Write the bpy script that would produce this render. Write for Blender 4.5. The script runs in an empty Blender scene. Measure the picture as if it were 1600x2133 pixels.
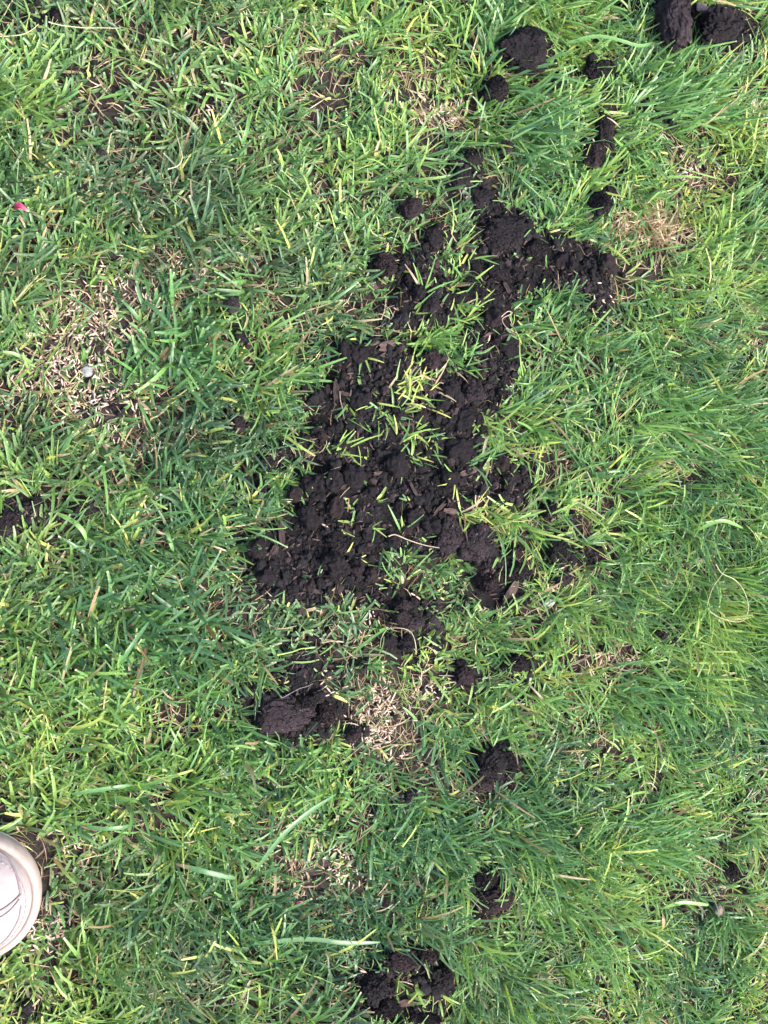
import bpy, math
import numpy as np

# ------------------------------------------------------------------ camera, sky, sun, exposure
scene = bpy.context.scene
COL = scene.collection
CAM_H, TILT, FOV = 1.15, math.radians(16.0), math.radians(32.0)
cam_data = bpy.data.cameras.new('camera')
cam_data.sensor_fit = 'HORIZONTAL'
cam_data.angle = FOV
cam_data.clip_start, cam_data.clip_end = 0.01, 500.0
cam = bpy.data.objects.new('camera', cam_data)
cam.location = (0.0, 0.0, CAM_H)
cam.rotation_euler = (0.0, -TILT, 0.0)
COL.objects.link(cam)
scene.camera = cam

SUN_EL, SUN_AZ = math.radians(52.0), math.radians(-38.0)      # azimuth measured from +x towards +y
world = bpy.data.worlds.new('World')
scene.world = world
world.use_nodes = True
wn = world.node_tree.nodes
sky = wn.new('ShaderNodeTexSky')
sky.sky_type = 'NISHITA'
sky.sun_disc = False
sky.sun_elevation = SUN_EL
sky.sun_rotation = math.radians(90.0) - SUN_AZ
sky.dust_density = 3.0
wn['Background'].inputs['Strength'].default_value = 0.15
world.node_tree.links.new(sky.outputs[0], wn['Background'].inputs['Color'])
sun_data = bpy.data.lights.new('sun', 'SUN')
sun_data.energy = 2.2
sun_data.angle = math.radians(18.0)
sun_data.color = (1.0, 0.95, 0.88)
sun = bpy.data.objects.new('sun', sun_data)
sun.rotation_euler = (0.0, math.pi / 2 - SUN_EL, SUN_AZ)
sun.location = (2, -1.5, 3)
COL.objects.link(sun)
vs = scene.view_settings
vs.view_transform = 'Standard'
vs.look = 'None'
vs.exposure = 2.3
vs.gamma = 1.0
vs.use_curve_mapping = False

rng = np.random.default_rng(11)

# ------------------------------------------------------------------ helpers: ground positions, noise
FPX = 800.0 / math.tan(FOV / 2)
ct, st = math.cos(TILT), math.sin(TILT)


def to_world(px, py, z=0.0):
    """where the sight line of a photograph point meets the height z"""
    dx = (np.asarray(px, float) - 800.0) / FPX
    dy = -(np.asarray(py, float) - 1066.5) / FPX
    wx, wy, wz = dx * ct + st, dy, dx * st - ct
    k = (z - CAM_H) / wz
    return wx * k, wy * k


def to_px(x, y, z=0.0):
    rx, ry, rz = np.asarray(x, float), np.asarray(y, float), z - CAM_H
    u, w = rx * ct + rz * st, rx * st - rz * ct
    return 800.0 + FPX * u / w, 1066.5 - FPX * ry / w


def m_per_px(px, py):
    x, y = to_world(px, py)
    return (x * st + CAM_H * ct) / FPX


def _hash(i, j, k, seed):
    h = (i * 374761393 + j * 668265263 + k * 1274126177 + seed * 974634777) & 0xFFFFFFFF
    h = ((h ^ (h >> 13)) * 1274126177) & 0xFFFFFFFF
    h = h ^ (h >> 16)
    return (h & 0xFFFFFF) / float(0xFFFFFF)


def noise3(x, y, z, seed=0):
    x, y, z = np.broadcast_arrays(np.asarray(x, float), np.asarray(y, float), np.asarray(z, float))
    i, j, k = np.floor(x).astype(np.int64), np.floor(y).astype(np.int64), np.floor(z).astype(np.int64)
    fx, fy, fz = x - i, y - j, z - k
    fx, fy, fz = fx * fx * (3 - 2 * fx), fy * fy * (3 - 2 * fy), fz * fz * (3 - 2 * fz)
    r = 0
    for a in (0, 1):
        for b in (0, 1):
            for c in (0, 1):
                w = (fx if a else 1 - fx) * (fy if b else 1 - fy) * (fz if c else 1 - fz)
                r = r + w * _hash(i + a, j + b, k + c, seed)
    return r * 2 - 1


def fbm(x, y, z=0.0, seed=0, octv=4, gain=0.5):
    r, a, f = 0, 1.0, 1.0
    for o in range(octv):
        r = r + a * noise3(np.asarray(x) * f, np.asarray(y) * f, np.asarray(z) * f, seed + o * 17)
        a *= gain
        f *= 2.03
    return r


# ------------------------------------------------------------------ layout of the lawn (photograph points laid on the ground)
SX0, SX1, SY0, SY1, STEP = -700, 2300, -700, 2840, 4
gx, gy = np.meshgrid(np.arange(SX0, SX1, STEP, dtype=float), np.arange(SY0, SY1, STEP, dtype=float))
wxp = gx + 16 * fbm(gx / 60, gy / 60, 0, 3, 4)
wyp = gy + 16 * fbm(gx / 60, gy / 60, 7, 5, 4)


def in_poly(pts):
    inside = np.zeros(gx.shape, bool)
    n = len(pts)
    for i in range(n):
        x1, y1 = pts[i]
        x2, y2 = pts[(i + 1) % n]
        if y1 == y2:
            continue
        c = ((y1 > wyp) != (y2 > wyp)) & (wxp < (x2 - x1) * (wyp - y1) / (y2 - y1) + x1)
        inside ^= c
    return inside.astype(float)


def blur(a, n=1):
    for _ in range(n):
        a = (np.roll(a, 1, 0) + 2 * a + np.roll(a, -1, 0)) / 4
        a = (np.roll(a, 1, 1) + 2 * a + np.roll(a, -1, 1)) / 4
    return a


def ell(cx, cy, rx, ry, soft=0.35, warp=True):
    X, Y = (wxp, wyp) if warp else (gx, gy)
    d = np.sqrt(((X - cx) / rx) ** 2 + ((Y - cy) / ry) ** 2)
    return np.clip((1 + soft - d) / (2 * soft), 0, 1)


MAIN = [(955, 312), (1000, 318), (1012, 380), (1030, 432), (1100, 462), (1165, 492), (1210, 510), (1262, 545), (1280, 590), (1275, 645),
        (1240, 672), (1205, 615), (1150, 604), (1095, 622), (1070, 645), (1062, 700), (1068, 762), (1056, 835), (1016, 872), (1010, 925),
        (1062, 958), (1095, 995), (1092, 1035), (1050, 1068), (1000, 1052), (905, 1090), (1025, 1108), (1036, 1160), (1092, 1165), (1095, 1235),
        (1050, 1262), (1000, 1235), (996, 1165), (900, 1145), (845, 1140), (812, 1185), (770, 1210), (742, 1250), (690, 1268), (600, 1262),
        (545, 1245), (516, 1200), (520, 1120), (570, 1080), (588, 1022), (640, 1000), (690, 962), (650, 930), (636, 900), (690, 880),
        (660, 835), (590, 832), (616, 800), (690, 790), (676, 716), (740, 706), (830, 716), (885, 742), (962, 772), (975, 700), (950, 668),
        (862, 700), (800, 682), (788, 640), (842, 600), (800, 574), (790, 540), (830, 528), (880, 508), (918, 480), (962, 512), (1000, 486),
        (976, 432), (920, 402), (926, 350)]
soil = in_poly(MAIN)
SPOTS = [  # x, y, rx, ry, amount of loose soil
    (1090, 95, 50, 50, 1), (1398, 40, 46, 66, 1), (1490, 70, 56, 44, 1), (1540, 80, 26, 20, .9), (1330, 5, 30, 14, .9), (1242, 152, 30, 22, 1),
    (1160, 183, 20, 24, .9), (1030, 190, 32, 30, .95), (1110, 150, 22, 18, .8), (1215, 245, 18, 26, .8), (1248, 275, 20, 42, .95), (1228, 332, 24, 28, 1),
    (1245, 430, 32, 30, 1), (1370, 220, 30, 22, .7), (1385, 250, 14, 24, .7), (855, 436, 26, 24, .9), (805, 552, 30, 28, 1), (1120, 395, 40, 22, .75),
    (1050, 310, 20, 18, .8), (640, 1390, 62, 48, 1), (590, 1470, 86, 58, 1), (670, 1480, 56, 42, 1), (520, 1442, 30, 26, .95), (735, 1535, 26, 20, .8),
    (1030, 1600, 56, 48, .95), (990, 1720, 26, 22, .7), (1005, 1825, 52, 40, .9), (1020, 1872, 50, 32, .95), (945, 1890, 26, 22, .8), (850, 2005, 66, 30, .95),
    (775, 2080, 52, 56, .95), (905, 2030, 44, 32, .9), (870, 2115, 70, 26, .8), (968, 1402, 28, 30, .95), (1075, 1382, 42, 26, .9), (1165, 1148, 36, 38, .9),
    (1155, 1066, 26, 22, .8), (1190, 1076, 18, 16, .7), (1175, 1205, 26, 20, .8), (1240, 1150, 40, 26, .55), (1092, 1462, 16, 14, .8), (842, 1280, 44, 42, .95),
    (780, 1250, 70, 34, .8), (880, 1300, 46, 30, .6), (930, 1250, 40, 26, .45), (700, 1330, 46, 26, .5), (780, 1390, 50, 26, .45), (900, 1420, 40, 24, .4), (832, 1340, 46, 24, .85), (905, 1360, 30, 20, .7), (480, 1015, 46, 36, .75), (555, 966, 26, 22, .8), (495, 885, 20, 20, .8),
    (65, 1062, 76, 30, .85), (12, 1095, 30, 34, 1), (30, 1175, 40, 24, .5), (482, 636, 22, 18, .8), (500, 700, 22, 16, .8), (235, 845, 40, 22, .6),
    (170, 1050, 30, 22, .7), (45, 45, 60, 26, .7), (125, 30, 24, 18, .8), (1385, 1315, 16, 18, .9), (1525, 1815, 34, 22, .8), (1572, 1980, 14, 14, .9),
    (480, 1105, 40, 26, .7), (55, 2095, 20, 18, .9), (735, 1635, 26, 18, .7), (855, 1650, 20, 20, .7), (1100, 985, 22, 28, .6), (590, 935, 50, 22, .7),
    (1040, 1240, 60, 30, .8), (450, 225, 30, 18, .6), (15, 460, 22, 26, .6), (620, 1320, 40, 22, .55), (420, 1395, 24, 14, .6),
    (1120, 690, 30, 40, .6), (1090, 760, 26, 50, .6), (1340, 530, 60, 22, .65), (300, 2000, 70, 26, .25), (1560, 1690, 40, 30, .35), (1300, 1850, 36, 20, .5),
]
for cx, cy, rx, ry, a in SPOTS:
    soil = np.maximum(soil, a * ell(cx, cy, rx, ry))
CUTS = [(945, 545, 34, 44, .8), (960, 655, 34, 26, .7), (905, 735, 60, 20, .75), (955, 750, 20, 22, .8), (848, 815, 34, 34, .55), (600, 870, 50, 30, .5),
        (1000, 1080, 46, 22, .8), (740, 800, 12, 10, .4), (880, 420, 30, 26, .7), (700, 870, 26, 20, .4), (1010, 920, 36, 34, .5)]
for cx, cy, rx, ry, a in CUTS:
    soil = soil * (1 - a * ell(cx, cy, rx, ry))
soil = blur(soil, 3)
soil_wide = np.clip(blur(soil, 30) * 1.3, 0, 1)

SEEDED = [  # bare, seeded places
    (200, 730, 170, 180, .55), (390, 570, 90, 50, .7), (310, 600, 110, 62, 1), (235, 665, 80, 36, .9), (150, 735, 110, 56, .95), (215, 850, 90, 62, .9), (270, 905, 60, 30, .8), (400, 580, 60, 40, .6),
    (905, 245, 62, 30, .85), (860, 165, 60, 40, .25), (960, 180, 40, 36, .4), (795, 1500, 90, 80, .85), (885, 1440, 66, 36, .8), (815, 1560, 60, 36, .8),
    (665, 1795, 92, 58, 1), (620, 1850, 76, 50, .8), (660, 1930, 50, 26, .5), (1290, 1360, 52, 46, .95), (1185, 1220, 40, 30, .8), (745, 1305, 70, 40, .5),
    (1250, 590, 46, 60, .32), (1200, 905, 52, 52, .7), (1375, 965, 30, 46, .75), (1450, 375, 52, 60, .75), (1590, 240, 40, 46, .8), (1592, 1905, 40, 46, .7),
    (1590, 700, 50, 60, .5), (710, 1430, 50, 40, .4), (105, 1945, 66, 40, .8), (1380, 1200, 40, 28, .6), (1350, 465, 70, 38, .95), (690, 1680, 60, 30, .6),
    (960, 1670, 44, 40, .6), (120, 1760, 60, 40, .5), (1160, 1620, 46, 30, .5), (330, 545, 60, 30, .7), (140, 420, 30, 14, .3), (960, 1480, 60, 30, .4),
    (1310, 460, 40, 20, .5), (1190, 1560, 60, 26, .45), (1330, 720, 60, 30, .4), (420, 1585, 60, 30, .3), (690, 435, 30, 20, .6), (50, 1510, 60, 40, .35), (90, 2060, 90, 60, .5), (30, 1880, 40, 90, .4), (300, 60, 90, 60, .35), (450, 230, 60, 30, .4), (190, 1760, 70, 40, .4),
          (560, 330, 50, 30, .25), (70, 800, 70, 80, .45), (370, 1960, 60, 30, .35), (1230, 1310, 50, 40, .3), (1540, 560, 60, 50, .3), (1330, 2090, 80, 40, .35), (700, 90, 70, 60, .3), (240, 1540, 80, 40, .3)]
seeded = np.zeros_like(soil)
for cx, cy, rx, ry, a in SEEDED:
    seeded = np.maximum(seeded, a * ell(cx, cy, rx, ry, 0.5))
seeded = blur(seeded, 3)

# character of the grass: x, y, radius, flow right, flow down, length factor, tone shift (+ yellow, - blue green), share
ZONES = [
    (1450, 250, 330, .75, -.30, 1.10, .13), (1480, 800, 300, .85, .10, 1.1, .13), (1450, 1200, 320, .80, .35, 1.15, .12), (1300, 1800, 380, .75, .35, 1.05, .10),
    (1500, 1500, 260, .70, .45, 1.15, .04), (250, 250, 330, .05, -.10, .85, -.05), (650, 120, 260, -.05, -.35, .9, .22), (600, 420, 260, .0, -.15, .9, .02),
    (300, 450, 260, .2, .15, .8, -.20), (430, 850, 220, .45, .15, 1.05, -.12), (430, 1130, 230, .35, .20, 1.05, -.22), (140, 1120, 200, .1, -.2, 1.2, -.05),
    (150, 1430, 240, .5, -.45, 1.2, .17), (250, 1620, 240, .2, .2, 1.05, .10), (330, 1950, 260, .45, -.2, 1.1, -.16), (700, 2000, 240, .3, -.1, 1.2, -.12),
    (950, 1330, 160, .1, -.2, .85, .14), (950, 1200, 120, .2, .1, .85, -.02), (880, 1750, 190, .35, .45, .95, -.10), (1130, 950, 170, .45, -.05, .9, .10),
    (1180, 1480, 170, .5, .3, .85, .06), (600, 1600, 180, .25, .1, 1., -.04), (1050, 2050, 200, .5, .3, 1., -.02), (100, 2060, 190, .3, -.3, .95, .28),
    (560, 650, 180, .05, .35, 1.05, .06), (1150, 60, 190, .1, -.5, 1.05, .18), (100, 1600, 140, .4, -.3, 1.1, .2), (30, 650, 150, .1, -.1, 1., -.15), (750, 1400, 130, .15, .2, 1., -.22)]
flow_x, flow_y = np.zeros_like(soil), np.zeros_like(soil)
len_m, tone_m, wsum = np.ones_like(soil) * .3, np.zeros_like(soil), np.ones_like(soil) * .3
for cx, cy, r, fx, fy, lm, tn in ZONES:
    w = np.exp(-(((gx - cx) / r) ** 2 + ((gy - cy) / r) ** 2) * 1.6)
    flow_x += w * fx
    flow_y += w * fy
    len_m += w * lm
    tone_m += w * tn
    wsum += w
flow_x, flow_y, len_m, tone_m = flow_x / wsum, flow_y / wsum, len_m / wsum, tone_m / wsum


def lay(arr, x, y):
    px, py = to_px(x, y)
    i = np.clip((py - SY0) / STEP, 0, arr.shape[0] - 1.001)
    j = np.clip((px - SX0) / STEP, 0, arr.shape[1] - 1.001)
    i0, j0 = i.astype(int), j.astype(int)
    fi, fj = i - i0, j - j0
    return (arr[i0, j0] * (1 - fi) * (1 - fj) + arr[i0 + 1, j0] * fi * (1 - fj) + arr[i0, j0 + 1] * (1 - fi) * fj + arr[i0 + 1, j0 + 1] * fi * fj)


# ------------------------------------------------------------------ helpers: meshes, objects, materials
def make_mesh(name, verts, faces, smooth=True, attrs=None):
    """verts (n,3); faces: list of equal-length index arrays (m,k)"""
    me = bpy.data.meshes.new(name)
    verts = np.asarray(verts, np.float32)
    if not isinstance(faces, list):
        faces = [faces]
    faces = [np.asarray(f, np.int32) for f in faces if len(f)]
    me.vertices.add(len(verts))
    me.vertices.foreach_set('co', verts.ravel())
    nl = sum(f.size for f in faces)
    npoly = sum(len(f) for f in faces)
    me.loops.add(nl)
    me.loops.foreach_set('vertex_index', np.concatenate([f.ravel() for f in faces]))
    me.polygons.add(npoly)
    tot = np.concatenate([np.full(len(f), f.shape[1], np.int32) for f in faces])
    start = np.concatenate([[0], np.cumsum(tot)[:-1]]).astype(np.int32)
    me.polygons.foreach_set('loop_start', start)
    me.polygons.foreach_set('loop_total', tot)
    me.polygons.foreach_set('use_smooth', np.full(npoly, smooth, bool))
    for k, v in (attrs or {}).items():
        v = np.asarray(v, np.float32)
        if v.ndim == 1:
            a = me.attributes.new(k, 'FLOAT', 'POINT')
            a.data.foreach_set('value', v)
        else:
            a = me.attributes.new(k, 'FLOAT_COLOR', 'POINT')
            a.data.foreach_set('color', v.ravel())
    me.update(calc_edges=True)
    return me


def add(name, me, mat=None, parent=None, label=None, cat=None, group=None, kind=None, loc=None, rot=None):
    o = bpy.data.objects.new(name, me)
    if mat is not None and me is not None and not me.materials:
        me.materials.append(mat)
    COL.objects.link(o)
    if parent:
        o.parent = parent
    if loc is not None:
        o.location = loc
    if rot is not None:
        o.rotation_euler = rot
    for k, v in (('label', label), ('category', cat), ('group', group), ('kind', kind)):
        if v:
            o[k] = v
    return o


class NT:
    def __init__(self, name):
        self.m = bpy.data.materials.new(name)
        self.m.use_nodes = True
        self.t = self.m.node_tree
        self.n = self.t.nodes
        self.p = self.n['Principled BSDF']
        self.out = self.n['Material Output']

    def new(self, typ, **kw):
        nd = self.n.new(typ)
        for k, v in kw.items():
            setattr(nd, k, v)
        return nd

    def link(self, a, b):
        self.t.links.new(a, b)

    def noise(self, scale, detail=4, rough=.6, vec=None):
        nd = self.new('ShaderNodeTexNoise')
        nd.inputs['Scale'].default_value = scale
        nd.inputs['Detail'].default_value = detail
        nd.inputs['Roughness'].default_value = rough
        self.link(vec if vec else self.coord(), nd.inputs['Vector'])
        return nd.outputs['Fac']

    def coord(self):
        if not hasattr(self, '_c'):
            self._c = self.new('ShaderNodeTexCoord').outputs['Object']
        return self._c

    def ramp(self, fac, stops, interp='LINEAR'):
        nd = self.new('ShaderNodeValToRGB')
        cr = nd.color_ramp
        cr.interpolation = interp
        while len(cr.elements) < len(stops):
            cr.elements.new(0.5)
        for e, (p, c) in zip(cr.elements, stops):
            e.position = p
            e.color = (c, c, c, 1) if isinstance(c, (int, float)) else (*c, 1)
        self.link(fac, nd.inputs[0])
        return nd.outputs[0]

    def mix(self, fac, a, b, mode='MIX'):
        nd = self.new('ShaderNodeMix', data_type='RGBA', blend_type=mode)
        for s, v in ((nd.inputs[0], fac), (nd.inputs[6], a), (nd.inputs[7], b)):
            if isinstance(v, (int, float)):
                s.default_value = v
            elif isinstance(v, tuple):
                s.default_value = (*v, 1)
            else:
                self.link(v, s)
        return nd.outputs[2]

    def math(self, op, a, b=0.0, clamp=False):
        nd = self.new('ShaderNodeMath', operation=op, use_clamp=clamp)
        for s, v in ((nd.inputs[0], a), (nd.inputs[1], b)):
            if isinstance(v, (int, float)):
                s.default_value = v
            else:
                self.link(v, s)
        return nd.outputs[0]

    def bump(self, h, dist, strength=1.0, prev=None):
        nd = self.new('ShaderNodeBump')
        nd.inputs['Distance'].default_value = dist
        nd.inputs['Strength'].default_value = strength
        self.link(h, nd.inputs['Height'])
        if prev:
            self.link(prev, nd.inputs['Normal'])
        return nd.outputs[0]

    def attr(self, name):
        return self.new('ShaderNodeAttribute', attribute_name=name)

    def set(self, color=None, rough=None, spec=None, normal=None):
        p = self.p
        if color is not None:
            if isinstance(color, tuple):
                p.inputs['Base Color'].default_value = (*color, 1)
            else:
                self.link(color, p.inputs['Base Color'])
        if rough is not None:
            if isinstance(rough, (int, float)):
                p.inputs['Roughness'].default_value = rough
            else:
                self.link(rough, p.inputs['Roughness'])
        if spec is not None:
            p.inputs['Specular IOR Level'].default_value = spec
        if normal is not None:
            self.link(normal, p.inputs['Normal'])


def soil_colour(k):
    big = k.ramp(k.noise(38, 5), [(.3, (.0027, .0023, .0028)), (.7, (.0092, .0075, .0083))])
    fine = k.ramp(k.noise(900, 3, .7), [(.34, (.45, .45, .45)), (.68, (1.75, 1.65, 1.6))])
    c = k.mix(1.0, big, fine, 'MULTIPLY')
    vor = k.new('ShaderNodeTexVoronoi')
    vor.inputs['Scale'].default_value = 520
    k.link(k.coord(), vor.inputs['Vector'])
    speck = k.ramp(vor.outputs['Distance'], [(.10, 1.0), (.16, 0.0)])
    pick = k.ramp(k.noise(130, 2), [(.60, 0.0), (.66, 1.0)])
    return k.mix(k.math('MULTIPLY', speck, pick), c, (.20, .16, .14))


def mat_soil(name):
    k = NT(name)
    k.set(soil_colour(k), .92, .25, k.bump(k.noise(1500, 3, .7), .0012, .9, k.bump(k.noise(420, 4, .7), .003, .9)))
    return k.m


def mat_clod(name, tint):
    k = NT(name)
    c = k.mix(1.0, soil_colour(k), tint, 'MULTIPLY')
    k.set(c, .95, .2, k.bump(k.noise(1700, 3, .75), .0010, .9, k.bump(k.noise(480, 4, .75), .0032, .9)))
    return k.m


def mat_ground():
    k = NT('lawn_soil')
    a = k.attr('soil').outputs['Fac']
    b = k.attr('bare').outputs['Fac']
    lawn = k.ramp(k.noise(160, 5), [(.3, (.010, .0078, .0066)), (.7, (.034, .026, .021))])
    bare = k.ramp(k.noise(240, 5), [(.3, (.022, .0165, .0150)), (.7, (.064, .049, .045))])
    c = k.mix(b, lawn, bare)
    c = k.mix(a, c, soil_colour(k))
    k.set(c, .95, .2, k.bump(k.noise(1300, 3, .7), .0012, .8, k.bump(k.noise(380, 5, .7), .004, .9)))
    return k.m


def mat_grass(name='grass_blade'):
    """blade attribute: r tone (blue green .. yellow), g distance from root, b dryness, a random"""
    k = NT(name)
    sep = k.new('ShaderNodeSeparateColor')
    at = k.attr('blade')
    k.link(at.outputs['Color'], sep.inputs[0])
    tone, along, dry, rnd = sep.outputs[0], sep.outputs[1], sep.outputs[2], at.outputs['Alpha']
    c = k.ramp(tone, [(0.0, (.031, .076, .038)), (.25, (.057, .134, .054)), (.5, (.100, .214, .058)), (.75, (.190, .302, .064)), (1.0, (.42, .42, .12))])
    base = k.ramp(along, [(.02, 1.0), (.22, 0.0)])
    c = k.mix(k.math('MULTIPLY', base, .55), c, (.26, .29, .12))
    tip = k.ramp(along, [(.955, 0.0), (.985, 1.0)])
    c = k.mix(k.math('MULTIPLY', tip, k.ramp(rnd, [(.3, 0.0), (.5, .8)])), c, (.36, .34, .20))
    straw = k.ramp(rnd, [(0.0, (.125, .078, .046)), (.5, (.27, .190, .112)), (1.0, (.42, .33, .215))])
    c = k.mix(dry, c, straw)
    mott = k.ramp(k.noise(700, 2), [(.3, .74), (.7, 1.24)])
    c = k.mix(1.0, c, mott, 'MULTIPLY')
    k.set(c, .42, .48)
    tr = k.new('ShaderNodeBsdfTranslucent')
    k.link(k.mix(1.0, c, (1.45, 1.35, .75), 'MULTIPLY'), tr.inputs['Color'])
    mx = k.new('ShaderNodeMixShader')
    mx.inputs[0].default_value = .38
    k.link(k.p.outputs[0], mx.inputs[1])
    k.link(tr.outputs[0], mx.inputs[2])
    k.link(mx.outputs[0], k.out.inputs['Surface'])
    return k.m


def mat_plain(name, c1, c2, scale=300, rough=.7, spec=.3, bump=.0006, bscale=900, stretch=None):
    k = NT(name)
    vec = None
    if stretch:
        mp = k.new('ShaderNodeMapping')
        mp.inputs['Scale'].default_value = stretch
        k.link(k.coord(), mp.inputs['Vector'])
        vec = mp.outputs[0]
    k.set(k.ramp(k.noise(scale, 4, .65, vec), [(.3, c1), (.7, c2)]), rough, spec, k.bump(k.noise(bscale, 3, .7, vec), bump, .8))
    return k.m


M_GROUND = mat_ground()
M_SOIL = mat_soil('loose_soil')
kc = NT('crumb_soil')
isl = kc.new('ShaderNodeNewGeometry').outputs['Random Per Island']
kc.set(kc.mix(1.0, soil_colour(kc), kc.ramp(isl, [(0, (.45, .45, .48)), (.6, (1.1, 1.08, 1.1)), (.92, (2.3, 2.05, 2.05)), (1.0, (4.6, 3.5, 3.2))]), 'MULTIPLY'), .92, .25,
       kc.bump(kc.noise(1500, 3, .7), .0012, .9))
M_CRUMB = kc.m
M_CLODS = [mat_clod('clod_soil', (1.9, 1.8, 1.88)), mat_clod('clod_soil_reddish', (3.2, 2.6, 2.5)), mat_clod('clod_soil_grey', (3.8, 3.4, 3.5))]
M_GRASS = mat_grass()
M_SEED = mat_plain('seed_husk', (.23, .160, .118), (.44, .335, .26), 400, .6, .3, .0003)
M_BARK = [mat_plain('bark', (.016, .010, .009), (.042, .028, .025), 180, .85, .2, .0012, 420, (1, 7, 1)),
          mat_plain('bark_pale', (.030, .019, .016), (.085, .055, .047), 180, .85, .2, .0012, 420, (1, 7, 1))]


# ------------------------------------------------------------------ the ground
def axis(lo, hi, fine, far):
    c = np.arange(lo, hi + fine / 2, fine)
    ext = [fine]
    d, s = fine, 0.0
    out = []
    while s < far:
        d *= 1.45
        s += d
        out.append(s)
    out = np.array(out)
    return np.concatenate([(lo - out)[::-1], c, hi + out])


gxs, gys = axis(-.14, .90, .0033, 60.0), axis(-.62, .62, .0033, 60.0)
GX, GY = np.meshgrid(gxs, gys)
nearG = (np.abs(GX - .38) < 1.2) & (np.abs(GY) < 1.3)
S = np.where(nearG, lay(soil, np.clip(GX, -.3, 1.2), np.clip(GY, -.8, .8)), 0)
B = np.where(nearG, lay(seeded, np.clip(GX, -.3, 1.2), np.clip(GY, -.8, .8)), 0)
und = .006 * fbm(GX * 6, GY * 6, 0, 21, 3)
lump = fbm(GX * 75, GY * 75, 0, 31, 4, .6)
lump2 = fbm(GX * 28, GY * 28, 0, 37, 3, .5)
HZ = und + S * (.009 + .0030 * lump2 + .0008 * lump) + (1 - S) * .0012 * lump - .003 * B * (1 - S)
HZ = np.where(nearG, HZ, und)


def ground_z(x, y):
    x, y = np.asarray(x, float), np.asarray(y, float)
    j = np.clip(np.searchsorted(gxs, x) - 1, 0, len(gxs) - 2)
    i = np.clip(np.searchsorted(gys, y) - 1, 0, len(gys) - 2)
    fx = (x - gxs[j]) / (gxs[j + 1] - gxs[j])
    fy = (y - gys[i]) / (gys[i + 1] - gys[i])
    return HZ[i, j] * (1 - fx) * (1 - fy) + HZ[i, j + 1] * fx * (1 - fy) + HZ[i + 1, j] * (1 - fx) * fy + HZ[i + 1, j + 1] * fx * fy


ny, nx = GX.shape
ii = (np.arange(ny - 1)[:, None] * nx + np.arange(nx - 1)[None, :]).ravel()
gm = make_mesh('ground', np.stack([GX, GY, HZ], -1).reshape(-1, 3), np.stack([ii, ii + 1, ii + nx + 1, ii + nx], 1),
               attrs={'soil': S.ravel(), 'bare': B.ravel()})
ground = add('ground', gm, M_GROUND, kind='structure')


def ico(level):
    t = (1 + 5 ** .5) / 2
    v = np.array([(-1, t, 0), (1, t, 0), (-1, -t, 0), (1, -t, 0), (0, -1, t), (0, 1, t), (0, -1, -t), (0, 1, -t), (t, 0, -1), (t, 0, 1), (-t, 0, -1), (-t, 0, 1)], float)
    f = np.array([(0, 11, 5), (0, 5, 1), (0, 1, 7), (0, 7, 10), (0, 10, 11), (1, 5, 9), (5, 11, 4), (11, 10, 2), (10, 7, 6), (7, 1, 8), (3, 9, 4), (3, 4, 2), (3, 2, 6),
                  (3, 6, 8), (3, 8, 9), (4, 9, 5), (2, 4, 11), (6, 2, 10), (8, 6, 7), (9, 8, 1)])
    v /= np.linalg.norm(v, axis=1)[:, None]
    for _ in range(level):
        e = np.sort(np.concatenate([f[:, [0, 1]], f[:, [1, 2]], f[:, [2, 0]]]), axis=1)
        u, inv = np.unique(e, axis=0, return_inverse=True)
        inv = inv.ravel()
        m = v[u].mean(1)
        m /= np.linalg.norm(m, axis=1)[:, None]
        n, k = len(v), len(f)
        a, b, c = inv[:k] + n, inv[k:2 * k] + n, inv[2 * k:] + n
        f = np.concatenate([np.stack([f[:, 0], a, c], 1), np.stack([f[:, 1], b, a], 1), np.stack([f[:, 2], c, b], 1), np.stack([a, b, c], 1)])
        v = np.concatenate([v, m])
    return v, f


ICO = {k: ico(k) for k in range(5)}


def scatter(base_v, base_f, pos, scale, rotz, tilt, extra=None):
    """copies of small shapes joined into one mesh. base_v (variants, n, 3)"""
    n = len(pos)
    var = rng.integers(0, len(base_v), n)
    v = base_v[var] * scale[:, None, :]
    c, s = np.cos(tilt)[:, None], np.sin(tilt)[:, None]
    x, z = v[..., 0] * c + v[..., 2] * s, -v[..., 0] * s + v[..., 2] * c
    y = v[..., 1]
    c, s = np.cos(rotz)[:, None], np.sin(rotz)[:, None]
    v = np.stack([x * c - y * s, x * s + y * c, z], -1) + pos[:, None, :]
    k = base_v.shape[1]
    f = base_f[None] + (np.arange(n) * k)[:, None, None]
    return v.reshape(-1, 3), f.reshape(-1, base_f.shape[1])


def lumpy(level, seed, amp=.35, freq=1.6):
    v, f = ICO[level]
    d = 1 + amp * fbm(v[:, 0] * freq + seed * 9.1, v[:, 1] * freq, v[:, 2] * freq, seed, 3)
    return v * d[:, None], f


X0, X1, Y0, Y1 = -.14, .90, -.62, .62


def sample_points(n, dens):
    x, y = rng.uniform(X0, X1, n), rng.uniform(Y0, Y1, n)
    keep = rng.random(n) < dens(x, y)
    return x[keep], y[keep]


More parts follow.
